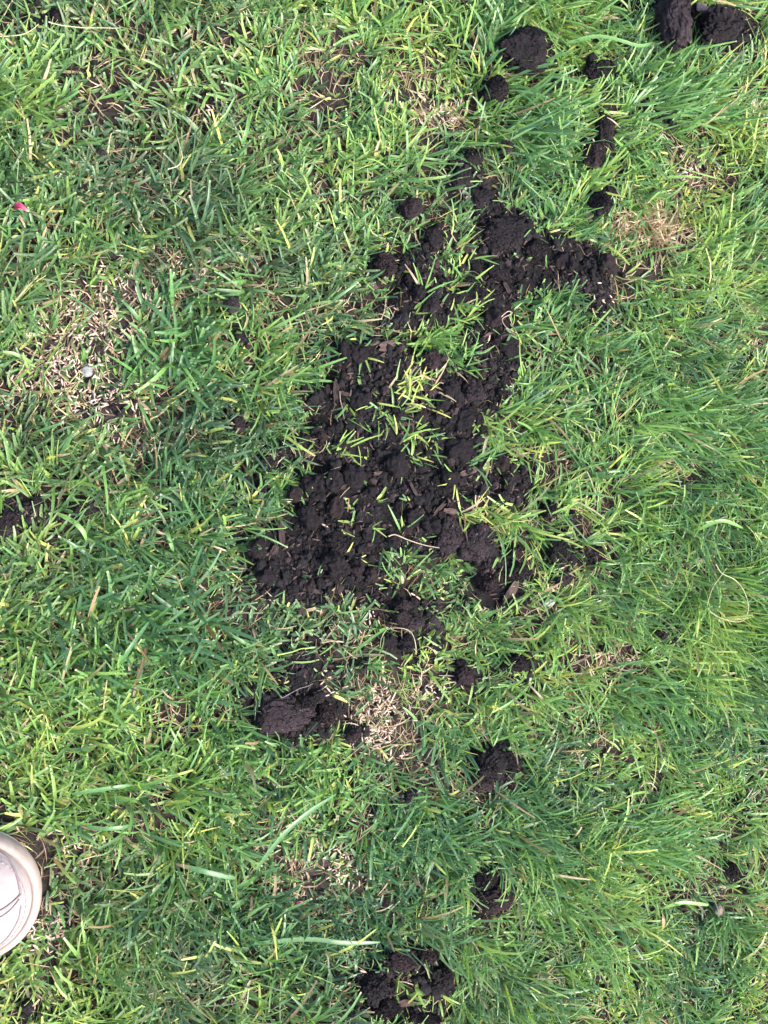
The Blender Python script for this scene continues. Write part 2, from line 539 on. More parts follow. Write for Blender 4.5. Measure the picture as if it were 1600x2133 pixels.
# ------------------------------------------------------------------ loose soil crumbs (nobody could count them)
def crumbs(n, level, r0, r1, name, label):
    x, y = sample_points(n, lambda x, y: np.clip(lay(soil, x, y) * 1.15 - .1 + .16 * lay(soil_wide, x, y), 0, 1) * np.clip(.55 + .8 * fbm(x * 30, y * 30, 0, 51, 2), .12, 1) + .004)
    m = len(x)
    r = r0 * (r1 / r0) ** (rng.random(m) ** 2.4)
    base = np.stack([lumpy(level, s, .45)[0] for s in range(9)])
    sc = r[:, None] * rng.uniform(.7, 1.25, (m, 3))
    pos = np.stack([x, y, ground_z(x, y) + r * .35 + .006 * rng.random(m) * np.clip(1 - 1.5 * lay(soil, x, y), 0, 1)], 1)
    v, f = scatter(base, ICO[level][1], pos, sc, rng.uniform(0, 6.3, m), rng.uniform(-.6, .6, m))
    add(name, make_mesh(name, v, f, smooth=False), M_CRUMB, label=label, cat='soil crumbs', kind='stuff')


crumbs(560000, 0, .0006, .0021, 'fine_soil_crumbs', 'fine dark soil crumbs covering the bare soil patches')
crumbs(62000, 1, .0015, .0050, 'coarse_soil_crumbs', 'pea-sized dark soil crumbs heaped over the bare soil patches')

# ------------------------------------------------------------------ soil clods, each a thing
CLODS = [  # x, y, rx, ry (photograph points), height factor, material, label
    (1090, 95, 45, 46, .85, 0, 'large round crumbly soil clod in the grass near the top edge'),
    (1396, 38, 34, 62, .95, 2, 'tall oblong soil clod with grey flank cut off by the top edge'),
    (1490, 68, 44, 36, .85, 0, 'rounded dark soil clod just right of the tall oblong clod'),
    (1538, 80, 20, 15, .8, 0, 'small soil clod on the far side of the rounded clod, nearest the top right corner'),
    (1328, 4, 26, 14, .8, 0, 'dark soil clod peeking in at the top edge beside the oblong clod'),
    (1243, 150, 25, 18, .8, 0, 'dark soil clod in grass right of the large round crumbly clod'),
    (1030, 188, 25, 24, .8, 0, 'dark soil clod half buried in grass below the large round crumbly clod'),
    (1108, 150, 14, 12, .8, 0, 'small soil clod touching the lower edge of the large round crumbly clod'),
    (1160, 184, 14, 18, .8, 0, 'small upright soil clod above the pale long grass tussock'),
    (1248, 274, 14, 30, .8, 0, 'narrow upright soil clod at the tips of the pale long grass tussock'),
    (1228, 332, 19, 22, .85, 1, 'round brownish soil clod just below the narrow upright clod'),
    (1247, 428, 25, 22, .8, 0, 'dark soil clod in a grass hollow left of the tan dead thatch'),
    (855, 436, 23, 21, .85, 1, 'lone round soil clod in grass left of the soil patch neck'),
    (805, 552, 24, 24, .85, 1, 'round soil clod on the left edge of the upper soil lobe'),
    (1048, 312, 13, 13, .8, 1, 'small brown soil clod right of the soil patch tip'),
    (985, 328, 20, 17, .7, 0, 'soil clod at the very tip of the soil patch neck'),
    (958, 372, 22, 18, .7, 0, 'soil clod on the left side of the soil patch neck'),
    (1000, 412, 20, 18, .7, 0, 'soil clod low on the right side of the soil patch neck'),
    (1052, 492, 46, 34, .55, 0, 'broad dark soil clod where the neck widens into the right lobe'),
    (1118, 520, 26, 22, .6, 0, 'soil clod right of the broad clod in the right soil lobe'),
    (1040, 560, 24, 20, .6, 0, 'soil clod just below the broad clod in the right soil lobe'),
    (905, 500, 18, 20, .7, 0, 'soil clod on top of the upper left soil lobe'),
    (985, 604, 20, 24, .6, 0, 'angular soil clod in the middle of the upper soil lobes'),
    (895, 632, 20, 18, .7, 0, 'soil clod near the grass sprigs of the left soil lobe'),
    (893, 752, 20, 18, .7, 1, 'soil clod at the lower tips of the grass strip inside the patch'),
    (985, 814, 25, 26, .75, 2, 'smooth greyish round soil clod on the right side of the patch'),
    (938, 814, 22, 19, .7, 0, 'dark soil clod just left of the smooth greyish clod'),
    (955, 838, 12, 18, .6, 1, 'small oblong soil clod below and between the two round clods'),
    (632, 914, 19, 17, .7, 0, 'soil clod among grass at the left notch of the patch'),
    (878, 866, 13, 13, .7, 1, 'small reddish soil clod in the middle of the patch'),
    (1062, 1000, 20, 18, .7, 0, 'soil clod on the right bulge of the patch'),
    (1046, 1036, 18, 14, .7, 0, 'soil clod below the right bulge, above the yellowed tuft'),
    (705, 1126, 24, 20, .6, 0, 'soil clod in the smooth lower left of the patch'),
    (930, 1116, 28, 36, .5, 2, 'flat-topped soil clod, the left one of the touching pair'),
    (990, 1130, 38, 36, .5, 2, 'larger flat-topped soil clod, the right one of the touching pair'),
    (1072, 1150, 22, 20, .7, 0, 'soil clod right of the flat-topped pair'),
    (1080, 1192, 24, 20, .7, 0, 'soil clod above the slanted dark bark chip'),
    (1018, 1216, 24, 22, .75, 1, 'round soil clod left of the slanted dark bark chip'),
    (588, 1490, 64, 36, .6, 2, 'large flat slab-like soil clod below the patch'),
    (634, 1470, 20, 24, .65, 0, 'dark soil clod resting against the large slab-like clod'),
    (684, 1488, 16, 24, .65, 1, 'upright soil clod right of the large slab-like clod'),
    (664, 1452, 15, 14, .65, 0, 'small soil clod above the upright clod by the slab'),
    (654, 1512, 13, 11, .65, 0, 'small soil clod under the upright clod by the slab'),
    (521, 1442, 18, 20, .7, 0, 'dark soil clod in grass left of the large slab-like clod'),
    (738, 1534, 15, 14, .7, 1, 'brown soil clod between the slab and the pale seeds'),
    (836, 1261, 18, 13, .9, 1, 'uppermost of three smooth pebble-like soil lumps'),
    (837, 1286, 17, 16, .9, 1, 'middle one of three smooth pebble-like soil lumps'),
    (862, 1297, 18, 14, .9, 2, 'grey lowest one of three smooth pebble-like soil lumps'),
    (815, 1336, 14, 13, .8, 0, 'round soil clod below the three pebble-like lumps'),
    (852, 1342, 17, 18, .7, 0, 'loose soil clod inside the thin curved grass stem'),
    (969, 1408, 21, 19, .85, 1, 'round soil clod in grass below the lower right of the patch'),
    (966, 1385, 14, 9, .8, 0, 'small soil clod tucked above the round clod'),
    (1076, 1382, 34, 18, .7, 0, 'long low soil clod in dark grass right of the round clod'),
    (1165, 1148, 26, 26, .7, 0, 'crumbly soil clod in grass right of the patch'),
    (1154, 1066, 19, 16, .7, 1, 'brown soil clod in grass above the crumbly clod'),
    (1190, 1076, 12, 13, .7, 0, 'small soil clod right of the brown clod in grass'),
    (1178, 1206, 18, 15, .7, 2, 'grey soil clod above the small heap of seeds'),
    (1092, 1462, 13, 11, .8, 0, 'small lone soil clod in grass below the long low clod'),
    (1025, 1592, 32, 30, .7, 0, 'cracked soil clod in the lower grass, largest of its cluster'),
    (1062, 1594, 18, 24, .7, 0, 'soil clod right of the cracked clod'),
    (1008, 1634, 22, 17, .7, 1, 'soil clod below the cracked clod'),
    (1024, 1872, 40, 22, .7, 1, 'brown fibrous soil clod in the lower grass'),
    (1006, 1832, 24, 20, .7, 0, 'dark soil clod just above the brown fibrous clod'),
    (1000, 1906, 26, 15, .6, 0, 'soil clod just below the brown fibrous clod'),
    (945, 1893, 17, 15, .7, 0, 'dark soil clod in grass left of the brown fibrous clod'),
    (832, 2002, 38, 19, .65, 1, 'wide brown soil clod near the bottom edge'),
    (886, 1992, 26, 18, .65, 1, 'soil clod touching the right end of the wide brown clod'),
    (776, 2064, 30, 26, .65, 0, 'cracked dark soil clod near the bottom edge'),
    (806, 2100, 26, 18, .65, 0, 'soil clod beside the bark chip at the bottom edge'),
    (912, 2038, 24, 22, .75, 0, 'angular soil clod near the bottom edge right of the cracked one'),
    (880, 2122, 32, 14, .65, 0, 'soil clod cut off by the bottom edge'),
    (1385, 1314, 13, 16, .8, 0, 'lone dark soil clod in the tall grass under the looped stem'),
    (1528, 1814, 24, 15, .7, 0, 'dark soil clod in a hollow of the lower right grass'),
    (1572, 1980, 10, 12, .8, 0, 'tiny dark soil clod in grass at the lower right edge'),
    (482, 636, 15, 15, .8, 2, 'grey soil clod in grass right of the seeded strip'),
    (502, 702, 18, 13, .7, 0, 'dark soil clod among broad blades left of the patch'),
    (496, 886, 14, 16, .8, 1, 'small brown soil clod in deep grass left of the patch'),
    (556, 966, 20, 15, .7, 0, 'soil clod at the grassy left margin of the patch'),
    (12, 1092, 22, 24, .6, 2, 'dusty soil clod cut off by the left edge'),
    (122, 30, 15, 12, .8, 1, 'round soil clod in the top left corner'),
    (54, 2094, 14, 14, .8, 0, 'round dark soil clod in the bottom left corner'),
    (735, 1632, 18, 13, .7, 0, 'small dark soil clod in grass below the pale seeds'),
    (856, 1656, 14, 16, .7, 0, 'small dark soil clod in grass left of the lower cracked clod'),
    (240, 846, 13, 11, .7, 0, 'small dark soil clod in the lower seeded strip'),
]
clod_boxes = []
for n, (px, py, rx, ry, hf, mi, lab) in enumerate(CLODS):
    s = m_per_px(px, py)
    ax, ay = rx * s, ry * s
    az = hf * min(ax, ay) * 1.05
    flat = hf <= .6
    v, f = ICO[4 if max(rx, ry) > 23 else 3]
    q = v * 1.0
    fr = 1.5
    d = 1 + .26 * fbm(q[:, 0] * fr + n * 5.3, q[:, 1] * fr, q[:, 2] * fr, 100 + n, 2)
    d += .13 * fbm(q[:, 0] * 5 + n, q[:, 1] * 5, q[:, 2] * 5, 200 + n, 3, .65)
    rid = np.abs(noise3(q[:, 0] * 2.6 + n * 3, q[:, 1] * 2.6, q[:, 2] * 2.6, 300 + n))
    d -= .20 * np.clip(1 - rid / .13, 0, 1) ** 1.5                  # cracks between the crumbs it is pressed from
    q = q * d[:, None]
    for c in range(9):                                              # broken faces
        nv = rng.normal(0, 1, 3)
        nv /= np.linalg.norm(nv)
        q -= .88 * np.clip(q @ nv - rng.uniform(.62, .95), 0, None)[:, None] * nv
    q *= (1 + .055 * fbm(v[:, 0] * 9 + n, v[:, 1] * 9, v[:, 2] * 9, 350 + n, 2))[:, None]
    q = q * np.array([ax, ay, az]) * 1.12
    if flat:
        top = az * .62
        q[:, 2] = np.where(q[:, 2] > top, top + (q[:, 2] - top) * .25, q[:, 2])
    q += .0011 * np.stack([fbm(v[:, 0] * 16, v[:, 1] * 16, v[:, 2] * 16, 400 + n * 3 + c, 2) for c in range(3)], 1) * np.clip(max(ax, ay) / .009, .4, 1.1)
    x, y = to_world(px, py, .008 + az * .4)
    z = float(ground_z(x, y)) + az * (.65 if hf >= .8 else .42) + (.004 if max(rx, ry) < 20 and hf >= .75 else 0)
    clod_boxes.append((x, y, ax, ay))
    add('soil_clod', make_mesh('soil_clod', q, f), M_CLODS[mi], label=lab, cat='soil clod', group='soil clods dropped on the lawn', loc=(float(x), float(y), z))

# marble-sized crumbs one can still pick out on the big patch
CR = []
tries = 0
while len(CR) < 120 and tries < 20000:
    tries += 1
    px, py = rng.uniform(520, 1270), rng.uniform(320, 1260)
    x, y = to_world(px, py)
    if lay(soil, x, y) < .85 or any(((x - a) / (c + .004)) ** 2 + ((y - b) / (d + .004)) ** 2 < 1 for a, b, c, d in clod_boxes):
        continue
    if any((x - a) ** 2 + (y - b) ** 2 < .009 ** 2 for a, b in CR):
        continue
    CR.append((float(x), float(y)))
crumb_meshes = []
for s in range(10):
    v, f = lumpy(3, 60 + s, .40, 1.5)
    v = v * (1 + .12 * fbm(v[:, 0] * 5, v[:, 1] * 5, v[:, 2] * 5, 70 + s, 2))[:, None]
    me = make_mesh('soil_crumb', v, f)
    me.materials.append(M_CLODS[(0, 0, 1, 0, 0)[s % 5]])
    crumb_meshes.append(me)
for n, (x, y) in enumerate(CR):
    r = .0026 * (.0092 / .0026) ** (rng.random() ** 1.5)
    o = add('soil_crumb', crumb_meshes[n % 10], label='small rounded crumb of dark soil loose on the big soil patch', cat='soil crumb',
            group='loose crumbs on the big soil patch', loc=(x, y, float(ground_z(x, y)) + r * .45), rot=(rng.uniform(-.5, .5), rng.uniform(-.5, .5), rng.uniform(0, 6.28)))
    o.scale = (r * rng.uniform(.85, 1.3), r * rng.uniform(.8, 1.1), r * rng.uniform(.7, 1.0))


# ------------------------------------------------------------------ grass blades
def blades(x, y, phi, tilt, curl, L, W, tone, dry, rnd, seg=5, fold=.28, tipw=.55, twist=None, z0=None, wave=None):
    """flat folded blades, each bending over along its length; returns verts, quads and the blade attribute"""
    n = len(x)
    t = np.linspace(0, 1, seg)
    th = tilt[:, None] + curl[:, None] * t[None] ** 1.3
    dphi = (np.zeros(n) if wave is None else wave)[:, None] * t[None] ** 1.5
    ph = phi[:, None] + dphi
    d = np.stack([np.sin(th) * np.cos(ph), np.sin(th) * np.sin(ph), np.cos(th)], -1)
    st_ = L[:, None] / (seg - 1)
    mid = (d[:, 1:] + d[:, :-1]) / 2 * st_[..., None]
    P = np.concatenate([np.zeros((n, 1, 3)), np.cumsum(mid, 1)], 1)
    z = (ground_z(x, y) - .001) if z0 is None else z0
    P += np.stack([x, y, z], -1)[:, None]
    gz = ground_z(P[..., 0], P[..., 1]) + .0012
    P[:, 1:, 2] = np.maximum(P[:, 1:, 2], gz[:, 1:] + .0015 * rnd[:, None])
    side = np.stack([-np.sin(ph), np.cos(ph), np.zeros_like(ph)], -1)
    nor = np.cross(d, side)
    tw = (np.zeros(n) if twist is None else twist)[:, None] * (.4 + t[None])
    a = side * np.cos(tw)[..., None] + nor * np.sin(tw)[..., None]
    b = np.cross(d, a)
    prof = np.minimum(.55 + 1.8 * t, 1.0) * (1 - (1 - tipw) * np.clip((t - .45) / .55, 0, 1) ** 1.6)
    w = (W[:, None] * prof[None])[..., None] / 2
    left, right = P - a * w + b * w * fold, P + a * w + b * w * fold
    v = np.stack([left, P, right], 2)
    att = np.empty((n, seg, 3, 4), np.float32)
    att[..., 0] = tone[:, None, None]
    att[..., 1] = t[None, :, None]
    att[..., 2] = dry[:, None, None]
    att[..., 3] = rnd[:, None, None]
    k = seg * 3
    q = []
    for s in range(seg - 1):
        o = s * 3
        q += [(o, o + 1, o + 4, o + 3), (o + 1, o + 2, o + 5, o + 4)]
    f = np.array(q)[None] + (np.arange(n) * k)[:, None, None]
    return v.reshape(-1, 3), f.reshape(-1, 4), att.reshape(-1, 4)


def near_clod(x, y, grow=1.15):
    m = np.zeros(len(x), bool)
    for a, b, c, d in clod_boxes:
        m |= ((x - a) / (c * grow)) ** 2 + ((y - b) / (d * grow)) ** 2 < 1
    return m


shoe_c = to_world(-60, 1852, .02)


def grass_density(x, y):
    s, b = lay(soil, x, y), lay(seeded, x, y)
    d = (1 - np.clip(s * 1.25 - .08, 0, 1) * .975) * (1 - .84 * b * np.clip(1.0 + 1.0 * fbm(x * 55, y * 55, 0, 78, 2), .3, 1)) * np.clip(.80 + .62 * fbm(x * 22, y * 22, 0, 77, 3), .12, 1)
    px, py = to_px(x, y)
    out = (px < -60) | (px > 1660) | (py < -60) | (py > 2193)
    d = np.where(out, d * .55, d)
    d = np.where(((x - shoe_c[0]) / .062) ** 2 + ((y - shoe_c[1]) / .055) ** 2 < 1, 0, d)
    return d


tx, ty = sample_points(49000, grass_density)
keep = ~near_clod(tx, ty)
tx, ty = tx[keep], ty[keep]
nb = rng.integers(2, 5, len(tx))
idx = np.repeat(np.arange(len(tx)), nb)
N = len(idx)
til_phi = rng.uniform(0, 2 * math.pi, len(tx))
til_tone = rng.normal(0, .09, len(tx))
bx = tx[idx] + rng.normal(0, .0016, N)
by = ty[idx] + rng.normal(0, .0016, N)
fxv, fyv = lay(flow_x, bx, by), -lay(flow_y, bx, by)
fl = np.sqrt(fxv ** 2 + fyv ** 2)
swirl = np.arctan2(fyv, fxv) + 2.6 * fbm(bx * 15, by * 15, 0, 91, 2)
ra = til_phi[idx] + rng.normal(0, 1.1, N)
loc_x, loc_y = np.cos(swirl), np.sin(swirl)
vx = np.cos(ra) + fxv * .5 + .85 * loc_x
vy = np.sin(ra) + fyv * .5 + .85 * loc_y
phi = np.arctan2(vy, vx)
sB = lay(soil, bx, by)
Lm = lay(len_m, bx, by)
L = Lm * rng.gamma(8, .0235 / 8, N) * (1 - .55 * np.clip(lay(soil_wide, bx, by), 0, 1)) * (1 - .42 * lay(seeded, bx, by))
L *= np.clip(1 + .50 * fbm(bx * 13, by * 13, 0, 93, 2), .5, 1.6)
L *= np.where(rng.random(N) < .05, 1.5, 1.0)
L = np.clip(L, .006, .058)
fine = np.clip((to_px(bx, by)[0] - 300) / 1100, 0, 1)
W = np.where(rng.random(N) < .42, rng.uniform(.0009, .0017, N), rng.uniform(.0017, .0033, N)) * (1 - .22 * fine)
tilt = np.clip(rng.normal(.72, .30, N) + .12 * fl, .05, 1.35)
curl = rng.normal(.55, .45, N)
tone = np.clip(.405 + 1.0 * lay(tone_m, bx, by) + til_tone[idx] + rng.normal(0, .11, N) + .20 * fbm(bx * 14, by * 14, 0, 95, 2) + .16 * np.clip(sB, 0, 1), 0, 1)
tone = np.where(rng.random(N) < .045, rng.uniform(.75, 1, N), tone)
dry = (rng.random(N) < .022 + .035 * (1 - fine) + .10 * lay(seeded, bx, by)).astype(float) * rng.uniform(.6, 1, N)
dry = np.maximum(dry, (.02 + .17 * (1 - fine)) * rng.random(N) ** 1.5 * np.clip(.8 + fbm(bx * 8, by * 8, 0, 141, 2), .2, 1.4))
v, f, a = blades(bx, by, phi, tilt, curl, L, W, tone, dry, rng.random(N), 5, twist=rng.normal(0, .55, N), wave=rng.normal(0, .35, N))
add('lawn_grass', make_mesh('lawn_grass', v, f, attrs={'blade': a}), M_GRASS, label='short mown green lawn grass covering the ground around the soil', cat='grass', kind='stuff')

# low dead thatch and clippings lying between the blades
tx, ty = sample_points(76000, lambda x, y: (1 - np.clip(lay(soil, x, y) * 1.1, 0, 1) * .96) * (.34 + .66 * lay(seeded, x, y)) * np.clip(.75 - .8 * fbm(x * 22, y * 22, 0, 77, 3), .15, 1))
n = len(tx)
v, f, a = blades(tx, ty, rng.uniform(0, 6.28, n), rng.uniform(1.1, 1.62, n), rng.normal(0, .25, n), rng.uniform(.007, .030, n), rng.uniform(.0004, .0014, n),
                 rng.uniform(.4, 1, n), np.where(rng.random(n) < .82, 1.0, .35), rng.random(n) ** 1.2, 4, fold=.5, tipw=.3, twist=rng.normal(0, .8, n), wave=rng.normal(0, .9, n),
                 z0=ground_z(tx, ty) + .0012)
add('dead_thatch', make_mesh('dead_thatch', v, f, attrs={'blade': a}), M_GRASS, label='tan dead thatch and clippings lying under the green grass', cat='thatch', kind='stuff')


def cluster(name, px, py, sx, sy, n, fx, fy, L0, W0, tone0, label, cat, group=None, dry0=.03, tilt0=.75, spread=.75, tipw=.5, curl0=.55, tones=.10):
    cx, cy = to_world(px, py)
    s = m_per_px(px, py)
    cx, cy = float(cx), float(cy)
    x = cx + np.clip(rng.normal(0, .5, n), -.95, .95) * sx * s
    y = cy + np.clip(rng.normal(0, .5, n), -.95, .95) * sy * s
    ra = rng.uniform(0, 6.28, n)
    phi = np.arctan2(-fy + spread * np.sin(ra), fx + spread * np.cos(ra))
    L = np.clip(rng.gamma(14, L0 / 14, n), L0 * .4, L0 * 1.7)
    v, f, a = blades(x, y, phi, np.clip(rng.normal(tilt0, .25, n), .1, 1.4), rng.normal(curl0, .35, n), L, W0 * rng.uniform(.75, 1.25, n),
                     np.clip(tone0 + rng.normal(0, tones, n), 0, 1), (rng.random(n) < dry0) * 1.0, rng.random(n), 6, tipw=tipw,
                     twist=rng.normal(0, .5, n), wave=rng.normal(0, .3, n))
    z = float(ground_z(cx, cy))
    v = v - np.array([cx, cy, z])
    return add(name, make_mesh(name, v, f, attrs={'blade': a}), M_GRASS, label=label, cat=cat, group=group, loc=(cx, cy, z))


TUFTS = [
    (1085, 255, 55, 110, 190, 1.0, .12, .052, .0024, .36, 'long pale tussock of grass swept right beside the soil neck', .55),
    (1400, 200, 120, 90, 300, 1.0, -.45, .048, .0022, .46, 'dense bright tussock below the two clods in the top right', .55),
    (360, 725, 80, 110, 220, .45, -.2, .040, .0031, .34, 'dark leafy tussock right of the seeded bare strip', .9),
    (265, 1300, 170, 110, 330, .8, .15, .046, .0031, .20, 'large dark blue-green tussock in the left grass', .8),
    (1110, 1735, 110, 150, 300, .9, .6, .040, .0022, .38, 'dense dark tussock sloping down to the right in the lower grass', .55),
    (1410, 880, 130, 80, 260, 1.0, .3, .050, .0022, .50, 'bright swept tussock right of the soil patch', .5),
    (1365, 1450, 110, 70, 200, .8, .65, .046, .0024, .40, 'fanned tussock growing from the seeded hollow on the right', .65),
    (1345, 1745, 110, 80, 220, 1.0, -.05, .044, .0022, .48, 'fine bright tussock in the lower right grass', .5),
    (850, 1755, 120, 70, 220, .4, .5, .036, .0028, .22, 'compact dark tussock in the lower middle grass', .8),
    (440, 1900, 120, 90, 190, .6, -.3, .042, .0032, .22, 'broad-bladed blue-green tussock right of the shoe', .8),
    (140, 1420, 160, 100, 150, .9, -.45, .048, .0024, .60, 'long yellow-green tussock near the left edge', .75),
    (1015, 75, 70, 60, 90, .2, -.9, .046, .0026, .46, 'loose long tussock left of the large round crumbly clod', .7),
    (1125, 672, 80, 40, 100, .8, .1, .024, .0023, .46, 'short bright tussock under the right soil lobe', .8),
]
for px, py, sx, sy, n, fx, fy, L0, W0, tn, lab, sp in TUFTS:
    cluster('grass_tuft', px, py, sx, sy, int(n * .75), fx, fy, L0 * .82, W0, tn, lab, 'grass tuft', 'dense grass tussocks standing out of the lawn', spread=sp * 1.2)

SPRIGS = [  # x, y, sx, sy, blades, flow, length, tone, label
    (872, 612, 14, 12, 9, .3, -.8, .018, .62, 'fan of short blades through soil in the upper left lobe'),
    (945, 545, 44, 60, 44, .5, -.5, .018, .80, 'yellow-green sprig cluster beside the upright bark chip'),
    (930, 600, 16, 16, 10, .4, .3, .015, .78, 'small yellow-green sprig just below the upright bark chip'),
    (930, 630, 20, 10, 10, .7, -.1, .016, .66, 'flat green sprig in the middle of the left soil lobe'),
    (852, 655, 14, 10, 6, .6, -.5, .020, .72, 'pair of light blades on the left soil lobe'),
    (965, 655, 44, 30, 34, .8, -.2, .017, .78, 'yellowish sprig cluster left of the soil channel'),
    (890, 712, 70, 18, 34, .8, -.45, .019, .66, 'strip of green blades crossing the soil patch'),
    (950, 748, 24, 30, 45, .8, -.2, .018, .64, 'green sprig at the right end of the strip of blades'),
    (752, 738, 16, 14, 8, .2, .4, .014, .66, 'small sprig beside the large bark chip'),
    (850, 815, 56, 40, 55, .7, -.5, .019, .90, 'yellowed sprig cluster with straw in the middle of the patch'),
    (775, 832, 16, 26, 12, .2, .5, .014, .74, 'light sprig left of the yellowed cluster'),
    (808, 862, 30, 24, 24, .4, .2, .015, .70, 'green sprig below the yellowed cluster'),
    (718, 848, 10, 22, 7, .1, .8, .016, .62, 'upright green blades near the left grass margin'),
    (740, 878, 12, 14, 7, .2, .5, .013, .80, 'tiny yellow sprig above the middle crumbs'),
    (832, 916, 14, 26, 8, .3, -.8, .016, .70, 'slender sprig in the centre of the patch'),
    (866, 900, 22, 14, 12, .5, .2, .012, .82, 'tiny light sprig near the small reddish clod'),
    (892, 926, 20, 24, 16, .3, .3, .011, .88, 'speckled yellow sprig right of the patch centre'),
    (842, 955, 24, 18, 14, .4, .4, .013, .76, 'small green sprig below the patch centre'),
    (690, 940, 34, 16, 18, .7, -.1, .016, .76, 'flat sprig at the left notch of the patch'),
    (940, 998, 8, 12, 5, -.2, .6, .015, .92, 'curled yellow sprig above the flat-topped pair'),
    (732, 1058, 14, 10, 7, .2, .1, .010, .70, 'star-shaped tiny sprig on the smooth lower soil'),
    (768, 1104, 14, 10, 7, .5, .2, .011, .76, 'tiny sprig left of the pale root on the lower soil'),
    (828, 1105, 8, 16, 5, .2, -.9, .018, .60, 'single upright pair of blades by the pale root'),
    (726, 1166, 12, 14, 5, .3, -.6, .012, .94, 'curled yellow sprig on the smooth lower soil'),
    (985, 1078, 50, 24, 80, .4, -.1, .017, .92, 'yellow and orange bleached tuft above the flat-topped pair'),
    (985, 960, 30, 12, 14, .9, .1, .022, .46, 'broad green blades lying over the right soil edge'),
    (795, 1140, 6, 14, 3, .1, .8, .018, .40, 'lone bluish blades on the lower soil'),
    (668, 1240, 10, 6, 4, .8, .0, .010, .80, 'tiny light sprig on the bottom edge of the patch'),
]
for px, py, sx, sy, n, fx, fy, L0, tn, lab in SPRIGS:
    cluster('grass_sprig', px, py, sx, sy, max(3, int(n * .8)), fx, fy, L0 * 1.3, .0017, tn - .10, lab, 'grass sprig', 'grass sprigs coming up through the soil', spread=.75, tilt0=.8, tipw=.3, tones=.16,
            dry0=.22 if 'straw' in lab or 'bleached' in lab else .04)
cluster('dead_grass_tuft', 1352, 466, 84, 44, 300, .3, .2, .026, .0012, .6, 'tan tangle of dead grass roots on the right of the soil', 'dead grass', dry0=1.0, tilt0=.95, spread=1.6, tipw=.3, curl0=.6)
cluster('dead_grass_tuft', 905, 243, 60, 26, 50, .3, -.2, .014, .0011, .6, 'small tan patch of dead grass left of the pale tussock', 'dead grass', dry0=1.0, tilt0=1.25, spread=1.6, tipw=.3, curl0=.2)


# ------------------------------------------------------------------ grass seed
def spindle(nr=5, ns=6):
    t = np.linspace(-1, 1, nr + 2)
    r = np.cos(t * math.pi / 2) ** .8
    v = [(-1, 0, 0)]
    for i in range(1, nr + 1):
        for j in range(ns):
            an = 2 * math.pi * j / ns
            v.append((t[i], r[i] * math.cos(an), r[i] * math.sin(an)))
    v.append((1, 0, 0))
    f = []
    for j in range(ns):
        k = (j + 1) % ns
        f.append((0, 1 + k, 1 + j))
        f.append((len(v) - 1, 1 + (nr - 1) * ns + j, 1 + (nr - 1) * ns + k))
        for i in range(nr - 1):
            p, q = 1 + i * ns, 1 + (i + 1) * ns
            f += [(p + j, p + k, q + k), (p + j, q + k, q + j)]
    return np.array(v, float), np.array(f)


sv, sf = spindle(3, 5)
sx_, sy_ = sample_points(420000, lambda x, y: np.clip(lay(seeded, x, y) - .2, 0, 1) ** 1.1 * .44 * np.clip(.6 + .9 * fbm(x * 40, y * 40, 0, 131, 2), .08, 1) + .0005)
spx, spy = to_px(sx_, sy_)
ok = ~near_clod(sx_, sy_, 1.0)
sx_, sy_, spx, spy = sx_[ok], sy_[ok], spx[ok], spy[ok]
score = lay(seeded, sx_, sy_) + rng.random(len(sx_)) * .1 - 5 * ((spx < 10) | (spx > 1590) | (spy < 10) | (spy > 2120))
order = np.argsort(-score)
SEED_PLACES = [(310, 610, 'bare strip in the left grass, upper end'), (150, 740, 'bare strip in the left grass, near the grey pebble'), (225, 860, 'bare strip in the left grass, lower end'),
               (905, 245, 'tan patch left of the pale tussock'), (795, 1490, 'bare patch below the slab-like clod'), (885, 1440, 'bare patch above the heaped seeds'),
               (665, 1800, 'bare patch above the crumpled red petals'), (1290, 1360, 'bare hollow in the right grass'), (1185, 1220, 'bare spot under the grey clod'),
               (745, 1305, 'bare spot left of the pebble-like lumps'), (105, 1945, 'bare spot beside the shoe')]
seed_me = make_mesh('grass_seed', sv * np.array([.0032, .00074, .00058]), sf)
seed_me.materials.append(M_SEED)
for k in order[:300]:
    p = min(SEED_PLACES, key=lambda s: (s[0] - spx[k]) ** 2 + (s[1] - spy[k]) ** 2)
    near = (p[0] - spx[k]) ** 2 + (p[1] - spy[k]) ** 2 < 130 ** 2
    lab = 'pale spindle-shaped grass seed on the ' + p[2] if near else 'pale spindle-shaped grass seed on one of the smaller thin spots of the lawn'
    o = add('grass_seed', seed_me, label=lab, cat='seed', group='grass seeds strewn over bare spots',
            loc=(float(sx_[k]), float(sy_[k]), float(ground_z(sx_[k], sy_[k])) + .0012 + rng.random() * .003), rot=(rng.uniform(0, 6), rng.uniform(-.3, .3), rng.uniform(0, 6.28)))
    o.scale = (rng.uniform(.8, 1.3), rng.uniform(.8, 1.25), 1)
rest = order[300:]
n = len(rest)
v, f = scatter(sv[None], sf, np.stack([sx_[rest], sy_[rest], ground_z(sx_[rest], sy_[rest]) + .001 + rng.random(n) * .004], 1),
               np.array([.0032, .00074, .00058]) * rng.uniform(.75, 1.3, (n, 1)), rng.uniform(0, 6.28, n), rng.normal(0, .2, n))
add('scattered_grass_seed', make_mesh('scattered_grass_seed', v, f), M_SEED, label='pale grass seed strewn thinly between the blades', cat='seed', kind='stuff')

